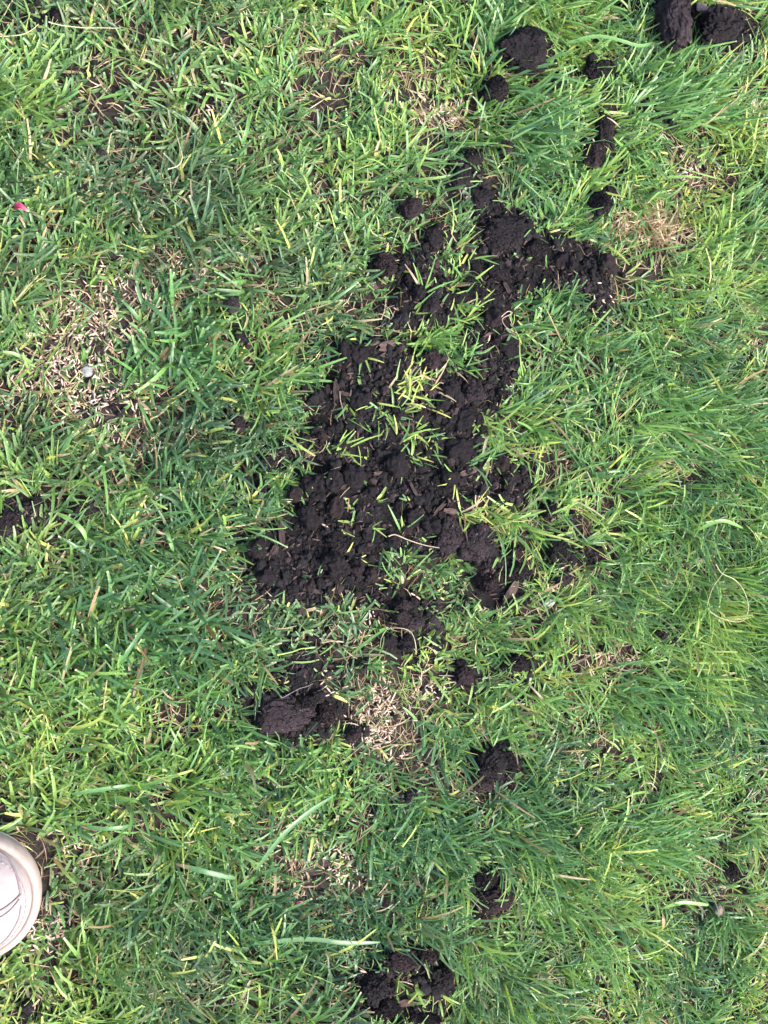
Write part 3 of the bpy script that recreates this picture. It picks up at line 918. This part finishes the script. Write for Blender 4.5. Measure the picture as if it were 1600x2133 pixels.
# ------------------------------------------------------------------ bark chips
CHIPS = [  # x, y, length, width (points), angle in the picture (degrees, up positive), pale?, label
    (802, 720, 36, 20, 20, 1, 'broad pale bark chip near the upper edge of the lower patch'),
    (776, 716, 24, 8, 12, 1, 'small bark chip touching the broad pale chip'),
    (700, 814, 42, 11, 86, 0, 'upright narrow bark chip on the left of the patch'),
    (716, 820, 22, 9, -12, 0, 'short bark chip beside the upright narrow chip'),
    (596, 818, 44, 16, 8, 0, 'dark bark chip at the left notch under grass'),
    (545, 1086, 58, 13, 10, 1, 'long reddish bark chip sticking out at the left margin'),
    (587, 1112, 46, 12, -84, 0, 'upright bark chip below the long reddish chip'),
    (512, 1184, 30, 13, 35, 1, 'reddish bark chip on the lower left grass edge'),
    (974, 983, 40, 12, 18, 1, 'reddish bark chip on the right of the patch'),
    (789, 986, 24, 8, 4, 1, 'small reddish bark chip in the centre of the patch'),
    (882, 836, 36, 9, -78, 0, 'narrow bark chip right of the yellowed sprig cluster'),
    (935, 560, 46, 16, -85, 0, 'upright dark bark chip in the upper lobes'),
    (783, 592, 24, 11, -35, 1, 'reddish bark chip on the upper left soil edge'),
    (900, 560, 26, 7, -25, 0, 'small bark chip left of the upright dark chip'),
    (1068, 1238, 66, 20, 62, 1, 'long slanted bark chip below the right end of the patch'),
    (650, 944, 26, 13, 15, 1, 'tan bark chip in the left notch'),
    (640, 986, 18, 9, 5, 1, 'small tan bark chip on the left grass edge'),
    (838, 884, 40, 9, 2, 0, 'flat bark chip in the middle of the patch'),
    (912, 1060, 38, 9, 42, 0, 'slanted bark chip above the flat-topped clods'),
    (935, 1064, 26, 11, -6, 1, 'brown bark chip by the bleached tuft'),
    (705, 918, 16, 24, 10, 0, 'stubby bark chip left of the patch centre'),
    (862, 1312, 28, 10, 8, 1, 'brown bark chip under the pebble-like lumps'),
    (846, 2092, 46, 13, 3, 1, 'pale bark chip lying at the bottom edge'),
    (738, 2036, 30, 9, -30, 0, 'dark bark chip near the bottom left of the lower clods'),
    (1118, 655, 30, 10, 4, 0, 'dark bark chip under the right soil lobe'),
    (572, 1146, 22, 14, 60, 0, 'small bark chip on the smooth lower left soil'),
    (650, 1228, 34, 9, -20, 0, 'thin bark chip on the lower edge of the patch'),
    (720, 1010, 26, 8, 40, 0, 'thin bark chip in the lower half of the patch'),
    (860, 1020, 34, 7, -60, 0, 'splinter of bark in the lower half of the patch'),
    (1058, 600, 24, 9, -60, 0, 'dark bark chip in the right soil lobe'),
    (1012, 700, 26, 6, 30, 1, 'thin reddish splinter in the soil channel'),
    (386, 420, 18, 9, -10, 0, 'dark bark bit in the upper left grass'),
    (1112, 905, 8, 20, 0, 0, 'dark bark bit in grass right of the patch'),
]
for n, (px, py, ln, wd, an, pale, lab) in enumerate(CHIPS):
    s = m_per_px(px, py)
    l, w = ln * s / 2, wd * s / 2
    th = max(.0011, w * .32)
    NU, NV = 12, 5
    u, vv = np.meshgrid(np.linspace(-1, 1, NU), np.linspace(-1, 1, NV), indexing='ij')
    endj = 1 + .34 * noise3(vv * 2.1, n * 3.1, np.sign(u), 500 + n)
    edge = 1 + .22 * fbm(u * 1.7, n * 2.3, np.sign(vv), 520 + n, 2)
    X = u * l * (1 + (endj - 1) * np.abs(u) ** 6)
    Y = vv * w * edge * (1 - .55 * np.abs(u) ** 3 * (.5 + .5 * _hash(n, 7, 3, 9)))
    Zt = th * (1 + .5 * noise3(u * 1.5, vv * 4.0, n, 540 + n)) + .25 * w * fbm(u, n, 0, 560, 1) * u
    top = np.stack([X, Y, Zt], -1).reshape(-1, 3)
    bot = np.stack([X * .97, Y * .95, Zt - th * 2.0], -1).reshape(-1, 3)
    q = []
    for i in range(NU - 1):
        for j in range(NV - 1):
            a0 = i * NV + j
            q += [(a0, a0 + NV, a0 + NV + 1, a0 + 1), (NU * NV + a0, NU * NV + a0 + 1, NU * NV + a0 + NV + 1, NU * NV + a0 + NV)]
    rim = [(i * NV) for i in range(NU)] + [(NU - 1) * NV + j for j in range(1, NV)] + [i * NV + NV - 1 for i in range(NU - 2, -1, -1)] + [j for j in range(NV - 2, 0, -1)]
    for i in range(len(rim)):
        a0, b0 = rim[i], rim[(i + 1) % len(rim)]
        q.append((b0, a0, a0 + NU * NV, b0 + NU * NV))
    x, y = to_world(px, py, .012)
    add('bark_chip', make_mesh('bark_chip', np.concatenate([top, bot]), np.array(q), smooth=False), M_BARK[pale], label=lab, cat='bark chip', group='bark chips mixed into the soil',
        loc=(float(x), float(y), float(ground_z(x, y)) + .0028), rot=(rng.uniform(-.18, .18), rng.uniform(-.12, .12), math.radians(an)))

# bits of bark fibre too small to pick apart
hx, hy = sample_points(60000, lambda x, y: np.clip(lay(soil, x, y) * 1.1 - .2, 0, 1) * .28)
n = len(hx)
v, f = scatter(np.stack([lumpy(0, 800 + k, .5)[0] for k in range(6)]), ICO[0][1], np.stack([hx, hy, ground_z(hx, hy) + .0022 + rng.random(n) * .002], 1),
               np.stack([rng.uniform(.0012, .0040, n), rng.uniform(.0004, .0010, n), rng.uniform(.0003, .0006, n)], 1), rng.uniform(0, 6.28, n), rng.normal(0, .25, n))
add('bark_splinters', make_mesh('bark_splinters', v, f, smooth=False), M_BARK[1], label='tiny brown bark splinters mixed into the dark soil', cat='bark splinters', kind='stuff')

# ------------------------------------------------------------------ pebbles, petals, stems and stray blades
def stone(px, py, rx, ry, name, label, c1, c2, lift=.5, seed=0):
    s = m_per_px(px, py)
    v, f = ICO[3]
    d = 1 + .22 * fbm(v[:, 0] * 1.4 + seed, v[:, 1] * 1.4, v[:, 2] * 1.4, 600 + seed, 3)
    v = v * d[:, None] * np.array([rx * s, ry * s, min(rx, ry) * s * .7])
    x, y = to_world(px, py, .004)
    add(name, make_mesh(name, v, f), mat_plain(name + '_surface', c1, c2, 500, .75, .3, .0005), label=label, cat='pebble',
        loc=(float(x), float(y), float(ground_z(x, y)) + min(rx, ry) * s * lift))


stone(183, 772, 13, 13, 'pebble', 'small round light grey pebble in the seeded bare strip', (0.110, 0.110, 0.105), (0.210, 0.210, 0.200), .5, 1)
stone(1146, 1256, 12, 8, 'pebble', 'small white pebble in grass under the heap of seeds', (0.17, 0.17, 0.165), (0.24, 0.24, 0.235), 1.2, 2)
stone(1377, 1221, 15, 8, 'pebble', 'white flat pebble in the right grass near the looped stem', (0.17, 0.175, 0.165), (0.24, 0.24, 0.23), 1.2, 3)
stone(1489, 1892, 11, 11, 'pebble', 'round pinkish tan pebble in the lower right grass', (0.080, 0.054, 0.046), (0.130, 0.096, 0.085), 1.6, 4)
stone(1452, 23, 12, 9, 'pebble', 'pinkish stone between the two clods at the top right', (0.120, 0.080, 0.075), (0.200, 0.145, 0.135), 1.8, 5)
stone(327, 563, 6, 9, 'pebble', 'pale chip of stone at the top of the seeded strip', (0.250, 0.220, 0.200), (0.330, 0.300, 0.280), .6, 6)


def strip(points, width, seg=22):
    """smooth line through points -> samples"""
    P = np.array(points, float)
    tt = np.linspace(0, len(P) - 1, seg)
    i = np.clip(tt.astype(int), 0, len(P) - 2)
    f = (tt - i)[:, None]
    p0, p1, p2, p3 = P[np.clip(i - 1, 0, None)], P[i], P[i + 1], P[np.clip(i + 2, None, len(P) - 1)]
    return .5 * ((2 * p1) + (-p0 + p2) * f + (2 * p0 - 5 * p1 + 4 * p2 - p3) * f ** 2 + (-p0 + 3 * p1 - 3 * p2 + p3) * f ** 3)


def tube_mesh(name, C, R, ns=6):
    C = np.asarray(C, float)
    n = len(C)
    T = np.gradient(C, axis=0)
    T /= np.linalg.norm(T, axis=1)[:, None] + 1e-12
    up = np.tile([0, 0, 1.0], (n, 1))
    up[np.abs(T[:, 2]) > .9] = (1, 0, 0)
    A = np.cross(T, up)
    A /= np.linalg.norm(A, axis=1)[:, None] + 1e-12
    Bn = np.cross(T, A)
    an = np.arange(ns) * 2 * math.pi / ns
    R = np.broadcast_to(R, (n,))
    V = C[:, None] + R[:, None, None] * (A[:, None] * np.cos(an)[None, :, None] + Bn[:, None] * np.sin(an)[None, :, None])
    q = [(i * ns + j, i * ns + (j + 1) % ns, (i + 1) * ns + (j + 1) % ns, (i + 1) * ns + j) for i in range(n - 1) for j in range(ns)]
    return V.reshape(-1, 3), np.array(q)


M_STEM = mat_plain('dry_stem', (.20, .18, .095), (.31, .28, .17), 200, .6, .3, .0002)
M_ROOT = mat_plain('pale_root', (.17, .12, .085), (.28, .22, .165), 200, .7, .2, .0002)
M_HAIR = mat_plain('grey_fibre', (.13, .12, .115), (.22, .21, .205), 200, .6, .2, .0002)


def stem(pts, z, r, mat, name, label, cat, seg=40, zs=None):
    C = strip(pts, 0, seg)
    zz = np.full(seg, z) if zs is None else np.interp(np.linspace(0, 1, seg), np.linspace(0, 1, len(zs)), zs)
    x, y = to_world(C[:, 0], C[:, 1], zz)
    W3 = np.stack([x, y, zz + (ground_z(x, y) if zs is None else ground_z(x, y))], 1)
    o = W3.mean(0)
    V, q = tube_mesh(name, W3 - o, r * .6 * (1 - .45 * np.linspace(0, 1, seg)))
    add(name, make_mesh(name, V, q), mat, label=label, cat=cat, loc=tuple(float(c) for c in o))


def c3(pts, ox, oy, k=.3375):
    return [(ox + a * k, oy + b * k) for a, b in pts]


stem(c3([(1270, 340), (1308, 398), (1390, 440), (1450, 515), (1478, 610), (1450, 685), (1380, 695), (1290, 665), (1238, 625), (1230, 580), (1255, 490), (1310, 400), (1335, 362)], 1060, 1060),
     .034, .0008, M_STEM, 'looped_stem', 'thin pale dry stem curled into a loop on the right grass', 'stem', 70)
stem(c3([(810, 168), (850, 158), (930, 190), (1030, 222), (1140, 242)], 530, 1060), .008, .0011, M_ROOT, 'pale_root', 'pale straight root lying on soil left of the flat-topped clods', 'root')
stem(c3([(1480, 410), (1530, 365), (1560, 375), (1500, 410), (1520, 460), (1570, 490)], 530, 530), .010, .0009, M_ROOT, 'pale_root', 'curled pale root at the right edge of the soil channel', 'root')
stem(c3([(510, 850), (515, 910), (530, 960), (540, 1020)], 530, 530), .006, .0006, M_ROOT, 'pale_root', 'thin hanging root by the upright narrow bark chip', 'root')
stem(c3([(1000, 900), (985, 830), (960, 760), (900, 735), (830, 745), (795, 800), (780, 860)], 530, 1060), .016, .0007, M_STEM, 'curved_stem', 'thin curved stem arching over the loose clod below the patch', 'stem')
stem([(586, 1453), (605, 1444), (622, 1434), (640, 1429), (652, 1424)], .016, .0004, M_HAIR, 'grey_fibre', 'fine grey fibre lying across the soil above the slab', 'fibre')
stem(c3([(1360, 0), (1385, 120), (1410, 220), (1440, 310), (1485, 390)], 1060, 530), .030, .0005, M_STEM, 'dry_stem', 'long thin dry stalk lying over the right grass', 'stem')
stem(c3([(300, 125), (400, 150), (560, 160), (750, 160)], 0, 0), .026, .0010, M_STEM, 'dry_stem', 'pale dry stalk lying flat in the top left grass', 'stem')
stem(c3([(0, 213), (110, 208), (180, 185), (240, 140)], 0, 0), .022, .0009, M_STEM, 'dry_stem', 'curved dry stalk running in from the left edge at the top', 'stem')
stem(c3([(1035, 1045), (1100, 1020), (1125, 970), (1110, 900), (1090, 830)], 0, 0), .026, .0009, M_STEM, 'dry_stem', 'hooked dry stalk in the upper left grass', 'stem')
stem(c3([(145, 905), (230, 885), (290, 862), (370, 855)], 530, 1060), .022, .0011, mat_plain('green_stem', (.16, .26, .05), (.26, .36, .08), 200, .5, .4, .0002), 'green_stem', 'fresh light green stem below the patch above the slab', 'stem')


def broad_blade(pts, width_px, tone, label, z=.021, drytip=0.0, dry=0.0):
    seg = 16
    C = strip(pts, 0, seg)
    t = np.linspace(0, 1, seg)
    zz = z * (.75 + .35 * np.sin(t * math.pi))
    x, y = to_world(C[:, 0], C[:, 1], zz)
    P = np.stack([x, y, zz + ground_z(x, y) * .3], 1)
    T = np.gradient(P, axis=0)
    T /= np.linalg.norm(T, axis=1)[:, None]
    A = np.cross(T, [0, 0, 1.0])
    A /= np.linalg.norm(A, axis=1)[:, None]
    Bn = np.cross(A, T)
    w = width_px * .8 * m_per_px(*pts[0]) / 2 * np.minimum(.6 + 2 * t, 1) * (1 - .75 * np.clip((t - .7) / .3, 0, 1) ** 1.5)
    o = P.mean(0)
    V = np.stack([P - A * w[:, None] + Bn * w[:, None] * .28, P, P + A * w[:, None] + Bn * w[:, None] * .28], 1) - o
    V = np.concatenate([V.reshape(-1, 3)])
    att = np.zeros((seg, 3, 4), np.float32)
    att[..., 0] = tone + .06
    att[..., 1] = (.25 + .6 * t)[:, None]
    att[..., 2] = np.maximum(dry, drytip * np.clip((t - .75) / .1, 0, 1))[:, None]
    att[..., 3] = .3
    q = []
    for s in range(seg - 1):
        a0 = s * 3
        q += [(a0, a0 + 1, a0 + 4, a0 + 3), (a0 + 1, a0 + 2, a0 + 5, a0 + 4)]
    add('broad_grass_blade', make_mesh('broad_grass_blade', V, np.array(q), attrs={'blade': att.reshape(-1, 4)}), M_GRASS, label=label, cat='grass blade',
        group='single broad blades lying over the lawn', loc=tuple(float(c) for c in o))


broad_blade([(530, 1966), (640, 1957), (720, 1964), (792, 1963)], 12, .24, 'broad blue-green blade lying flat in the lower middle grass')
broad_blade([(534, 1812), (585, 1745), (640, 1695), (700, 1655)], 11, .30, 'long arched blade beside the seeds above the crumpled red petals', .034)
broad_blade([(490, 1830), (450, 1822), (410, 1812), (367, 1801)], 13, .24, 'broad blade with a dried pink-brown tip right of the shoe', .030, 1.0)
broad_blade([(181, 1722), (215, 1727), (250, 1725), (270, 1720)], 11, .30, 'blue-green blade lying level in the grass above the shoe')
broad_blade([(505, 300), (515, 270), (520, 235)], 10, .42, 'pale upright blade in the upper left grass')
broad_blade([(1475, 1885), (1420, 1880), (1380, 1893)], 9, .55, 'light blade in the lower right grass by the tan pebble')
broad_blade([(1382, 1935), (1382, 1915), (1381, 1900)], 8, .9, 'short straw-coloured blade standing in the lower right grass', .03, 0, .9)
broad_blade([(150, 1655), (190, 1648), (245, 1640), (275, 1636)], 10, .32, 'long blade lying level in the grass below the yellow-green tussock')
broad_blade([(120, 1070), (150, 1085), (172, 1105), (180, 1125)], 12, .52, 'bright bent blade near the dusty clod on the left')
broad_blade([(348, 1103), (352, 1120), (362, 1150)], 10, .44, 'short bright blade left of the long reddish chip')
broad_blade([(250, 1385), (262, 1365), (285, 1330), (315, 1290)], 10, .26, 'long blue-green blade crossing the dark left tussock', .034)
broad_blade([(1450, 1105), (1500, 1085), (1545, 1100)], 9, .5, 'bright arched blade in the right grass above the looped stem', .036)
broad_blade([(1180, 90), (1250, 75), (1330, 95), (1360, 88)], 9, .45, 'long arched blade left of the tall oblong clod', .036)

petal_m = NT('petal')
at = petal_m.attr('along').outputs['Fac']
petal_m.set(petal_m.mix(petal_m.ramp(petal_m.noise(600, 3), [(.3, .0), (.7, .6)]), petal_m.ramp(at, [(0, (.20, .007, .035)), (.65, (.28, .016, .055)), (1, (.42, .30, .24))]), (.28, .05, .11)), .5, .3)


def petal(px, py, ln, wd, ang, bend, label, z, roll=.0):
    s = m_per_px(px, py)
    u, vv = np.meshgrid(np.linspace(0, 1, 12), np.linspace(-1, 1, 7), indexing='ij')
    w = wd * s / 2 * (1 - u ** 1.3 * .92)
    X = (u - .5) * ln * s
    Y = vv * w + .0012 * np.sin(u * 5)
    Z = bend * np.sin(u * math.pi) * .006 + .0028 * vv ** 2 * (1 - u) + .0012 * np.cos(vv * 7) * (1 - u)
    if roll:
        Z += roll * np.sin(vv * 3 + u * 4) * .004
    i = (np.arange(11)[:, None] * 7 + np.arange(6)[None]).ravel()
    x, y = to_world(px, py, z)
    top = np.stack([X, Y, Z], -1).reshape(-1, 3)
    q = np.stack([i, i + 7, i + 8, i + 1], 1)
    o = add('petal', make_mesh('petal', top, q, attrs={'along': u.ravel()}), petal_m.m, label=label, cat='petal', loc=(float(x), float(y), z + float(ground_z(x, y))), rot=(.1, .05, math.radians(ang)))
    sol = o.modifiers.new('thickness', 'SOLIDIFY')
    sol.thickness = .0003


petal(45, 436, 31, 14, -6, 1, 'magenta red petal lying in grass at the left edge', .030)
petal(626, 1878, 22, 10, 15, 1, 'upper curled red petal scrap beside the seeded bare patch', .015, .5)
petal(625, 1890, 24, 9, -50, -1, 'lower curled red petal scrap beside the seeded bare patch', .014, .5)

# ------------------------------------------------------------------ the shoe
M_SOLE = mat_plain('shoe_rubber', (.175, .130, .106), (.255, .208, .182), 60, .55, .4, .0002, 500)
M_LEATHER = mat_plain('shoe_leather', (.200, .162, .158), (.255, .212, .204), 90, .5, .4, .0005, 1500)
M_SEAM = mat_plain('shoe_seam', (.13, .10, .10), (.17, .135, .135), 300, .8, .2, .0002)
M_THREAD = mat_plain('shoe_thread', (.17, .135, .145), (.22, .18, .19), 300, .8, .2, .0002)
M_LINING = mat_plain('shoe_lining', (.20, .18, .20), (.30, .28, .30), 300, .9, .1, .0004)
SH_LEN = .275


def outline(th):
    """half plan of the toe: th 0 at the tip, +-pi/2 at the sides"""
    return 1.0


def shoe_half(xl, side):
    """half width of the sole at xl metres behind the tip; side +1 is the upper side in the picture"""
    k = np.clip(xl / .10, 0, 1)
    toe = .0535 * np.sqrt(np.clip(1 - (1 - np.clip(xl / .056, 0, 1)) ** 2.0, 0, 1))
    waist = 1 - .16 * np.exp(-((xl - .165) / .045) ** 2) * np.where(np.asarray(side) > 0, 1.4, .7)
    heel = np.sqrt(np.clip(1 - np.clip((xl - (SH_LEN - .04)) / .04, 0, 1) ** 2, 0, 1))
    return toe * waist * heel * (1 - .12 * np.clip((xl - .11) / .12, 0, 1))


def shoe_loop(inset, n=90):
    u = (1 - np.cos(np.linspace(0, math.pi, n))) / 2 * SH_LEN
    up = np.stack([-u, shoe_half(u, 1)], 1)
    lo = np.stack([-u, -shoe_half(u, -1)], 1)[1:-1][::-1]
    P = np.concatenate([up, lo])
    c = np.stack([np.clip(P[:, 0], -SH_LEN + .045, -.058), np.zeros(len(P))], 1)
    d = P - c
    r = np.linalg.norm(d, axis=1)[:, None]
    return c + d * np.maximum(1 - inset / r, .0)


def ring_mesh(rings, cap_top=True, cap_bottom=False):
    n = len(rings[0])
    V = np.concatenate(rings)
    q = [(k * n + j, k * n + (j + 1) % n, (k + 1) * n + (j + 1) % n, (k + 1) * n + j) for k in range(len(rings) - 1) for j in range(n)]
    faces = [np.array(q)[:, ::-1]]
    if cap_bottom:
        faces.append(np.arange(n)[None])
    if cap_top:
        faces.append((np.arange(n) + (len(rings) - 1) * n)[None, ::-1])
    return V, faces


def at_z(loop, z):
    zz = z(loop[:, 0]) if callable(z) else np.full(len(loop), z)
    return np.concatenate([loop, zz[:, None]], 1)


def upper_h(x):
    b = -x
    return .020 + .030 * np.clip((b - .01) / .09, 0, 1) ** 1.1 + .020 * np.clip((b - .09) / .10, 0, 1)


def upper_z(x, y):
    """height of the leather over the sole rim"""
    cx = np.clip(x, -SH_LEN + .045, -.058)
    dx, dy = x - cx, y
    r = np.sqrt(dx ** 2 + dy ** 2)
    lp = shoe_loop(.0085)
    lp = lp[lp[:, 0] > -.0579]
    an = np.arctan2(lp[:, 1], lp[:, 0] + .058)
    o_ = np.argsort(an)
    toe_r = np.interp(np.arctan2(dy, dx), an[o_], np.hypot(lp[:, 0] + .058, lp[:, 1])[o_])
    full = np.where(x > -.058, toe_r, shoe_half(-cx, np.sign(dy)) - .0085)
    f = np.clip(r / np.maximum(full, .001), 0, 1)
    return .0287 + upper_h(cx) * (1 - f ** 2.6) ** .62


shoe_x, shoe_y = to_world(88, 1849, .022)
shoe_x, shoe_y = float(shoe_x), float(shoe_y)
sz = float(ground_z(shoe_x - .06, shoe_y)) + .004
shoe = add('shoe', None, label='pale pinkish white leather shoe, its toe entering from the left edge', cat='shoe', loc=(shoe_x, shoe_y, sz), rot=(0, 0, math.radians(3)))
V, F = ring_mesh([at_z(shoe_loop(.003), 0.0), at_z(shoe_loop(.001), .002), at_z(shoe_loop(.0005), .007)], True, True)
add('outsole', make_mesh('outsole', V, F), mat_plain('outsole_rubber', (.40, .34, .31), (.54, .48, .45), 90, .7, .3, .0003), shoe)
V, F = ring_mesh([at_z(shoe_loop(.0008), .007), at_z(shoe_loop(.0), .010), at_z(shoe_loop(.0004), .020), at_z(shoe_loop(.0022), .0265), at_z(shoe_loop(.0045), .0290),
                  at_z(shoe_loop(.0075), .0300), at_z(shoe_loop(.0082), .0285), at_z(shoe_loop(.012), .0285)])
add('midsole', make_mesh('midsole', V, F), M_SOLE, shoe)
fs = [1.0, .985, .96, .92, .86, .78, .68, .56, .42, .28, .14, .04]
base = shoe_loop(.0085)
cc = np.stack([np.clip(base[:, 0], -SH_LEN + .045, -.058), np.zeros(len(base))], 1)
rings = []
for fr in fs:
    P = cc + (base - cc) * fr
    zz = .0285 + upper_h(cc[:, 0]) * (1 - fr ** 2.6) ** .62
    rings.append(np.concatenate([P, zz[:, None]], 1))
V, F = ring_mesh(rings, False)
q = F[0]
cen = V[q].mean(1)
hole = (cen[:, 0] < -.165) & (cen[:, 0] > -.262) & (np.abs(cen[:, 1]) < .026)
add('upper', make_mesh('upper', V, q[~hole]), M_LEATHER, shoe)
insole = shoe_loop(.013)
add('insole', make_mesh('insole', at_z(insole, .034), [np.arange(len(insole))[None, ::-1]]), M_LINING, shoe)


def on_shoe(pts, lift, seg=50):
    C = strip(pts, 0, seg)
    return np.stack([C[:, 0], C[:, 1], upper_z(C[:, 0], C[:, 1]) + lift], 1)


def shoe_pt(px, py, z):
    x, y = to_world(px, py, z)
    a = math.radians(-3)
    dx, dy = x - shoe_x, y - shoe_y
    return float(dx * math.cos(a) - dy * math.sin(a)), float(dx * math.sin(a) + dy * math.cos(a))


def shoe_line(pix, zguess=.050):
    return [shoe_pt(px, py, zguess) for px, py in pix]


L_CAP = shoe_line([(-60, 1775), (-25, 1777), (0, 1783), (20, 1798), (34, 1822), (41, 1850), (43, 1862)])
L_VAMP = shoe_line([(43, 1860), (22, 1874), (0, 1885), (-40, 1898), (-80, 1905)])
L_VAMP2 = shoe_line([(40, 1869), (22, 1886), (0, 1899), (-40, 1912)])
L_LOW = shoe_line([(43, 1880), (39, 1905), (25, 1932), (8, 1954), (-20, 1972), (-60, 1985)], .045)
for nm, pts, r in (('seam', L_CAP, .0011), ('seam', L_VAMP, .0010), ('seam', L_VAMP2, .0007), ('seam', L_LOW, .0009)):
    V, q = tube_mesh(nm, on_shoe(pts, .0002), r)
    add(nm, make_mesh(nm, V, q), M_SEAM, shoe)
loop = shoe_loop(.0135)
sel = loop[(loop[:, 0] > -.13)]
sel = sel[np.argsort(np.arctan2(sel[:, 1], sel[:, 0] + .06))]
C = np.stack([sel[:, 0], sel[:, 1], upper_z(sel[:, 0], sel[:, 1]) + .0003], 1)
seg_len = np.concatenate([[0], np.cumsum(np.linalg.norm(np.diff(C, axis=0), axis=1))])
VV, QQ, off = [], [], 0
for s0 in np.arange(.002, seg_len[-1] - .004, .0042):
    ts = np.linspace(s0, s0 + .0026, 4)
    P = np.stack([np.interp(ts, seg_len, C[:, c]) for c in range(3)], 1)
    V, q = tube_mesh('s', P, .00055, 5)
    VV.append(V)
    QQ.append(q + off)
    off += len(V)
add('stitching', make_mesh('stitching', np.concatenate(VV), np.concatenate(QQ)), M_THREAD, shoe)
xs = np.linspace(-.185, -.105, 10)
yy = np.linspace(-.022, .022, 7)
TX, TY = np.meshgrid(xs, yy, indexing='ij')
tv = np.stack([TX, TY, upper_z(TX, TY) + .0022 - 40 * .0022 * (TY / .022) ** 4 * .012], -1).reshape(-1, 3)
i = (np.arange(9)[:, None] * 7 + np.arange(6)[None]).ravel()
add('tongue', make_mesh('tongue', tv, np.stack([i, i + 7, i + 8, i + 1], 1)), M_LEATHER, shoe)
for k, xl in enumerate((-.112, -.128, -.144, -.160)):
    pts = [(xl, -.027), (xl - .004, -.012), (xl + .002, .010), (xl - .002, .027)]
    V, q = tube_mesh('lace', on_shoe(pts, .0042, 20), .0026, 8)
    add('lace', make_mesh('lace', V, q), M_THREAD, shoe)
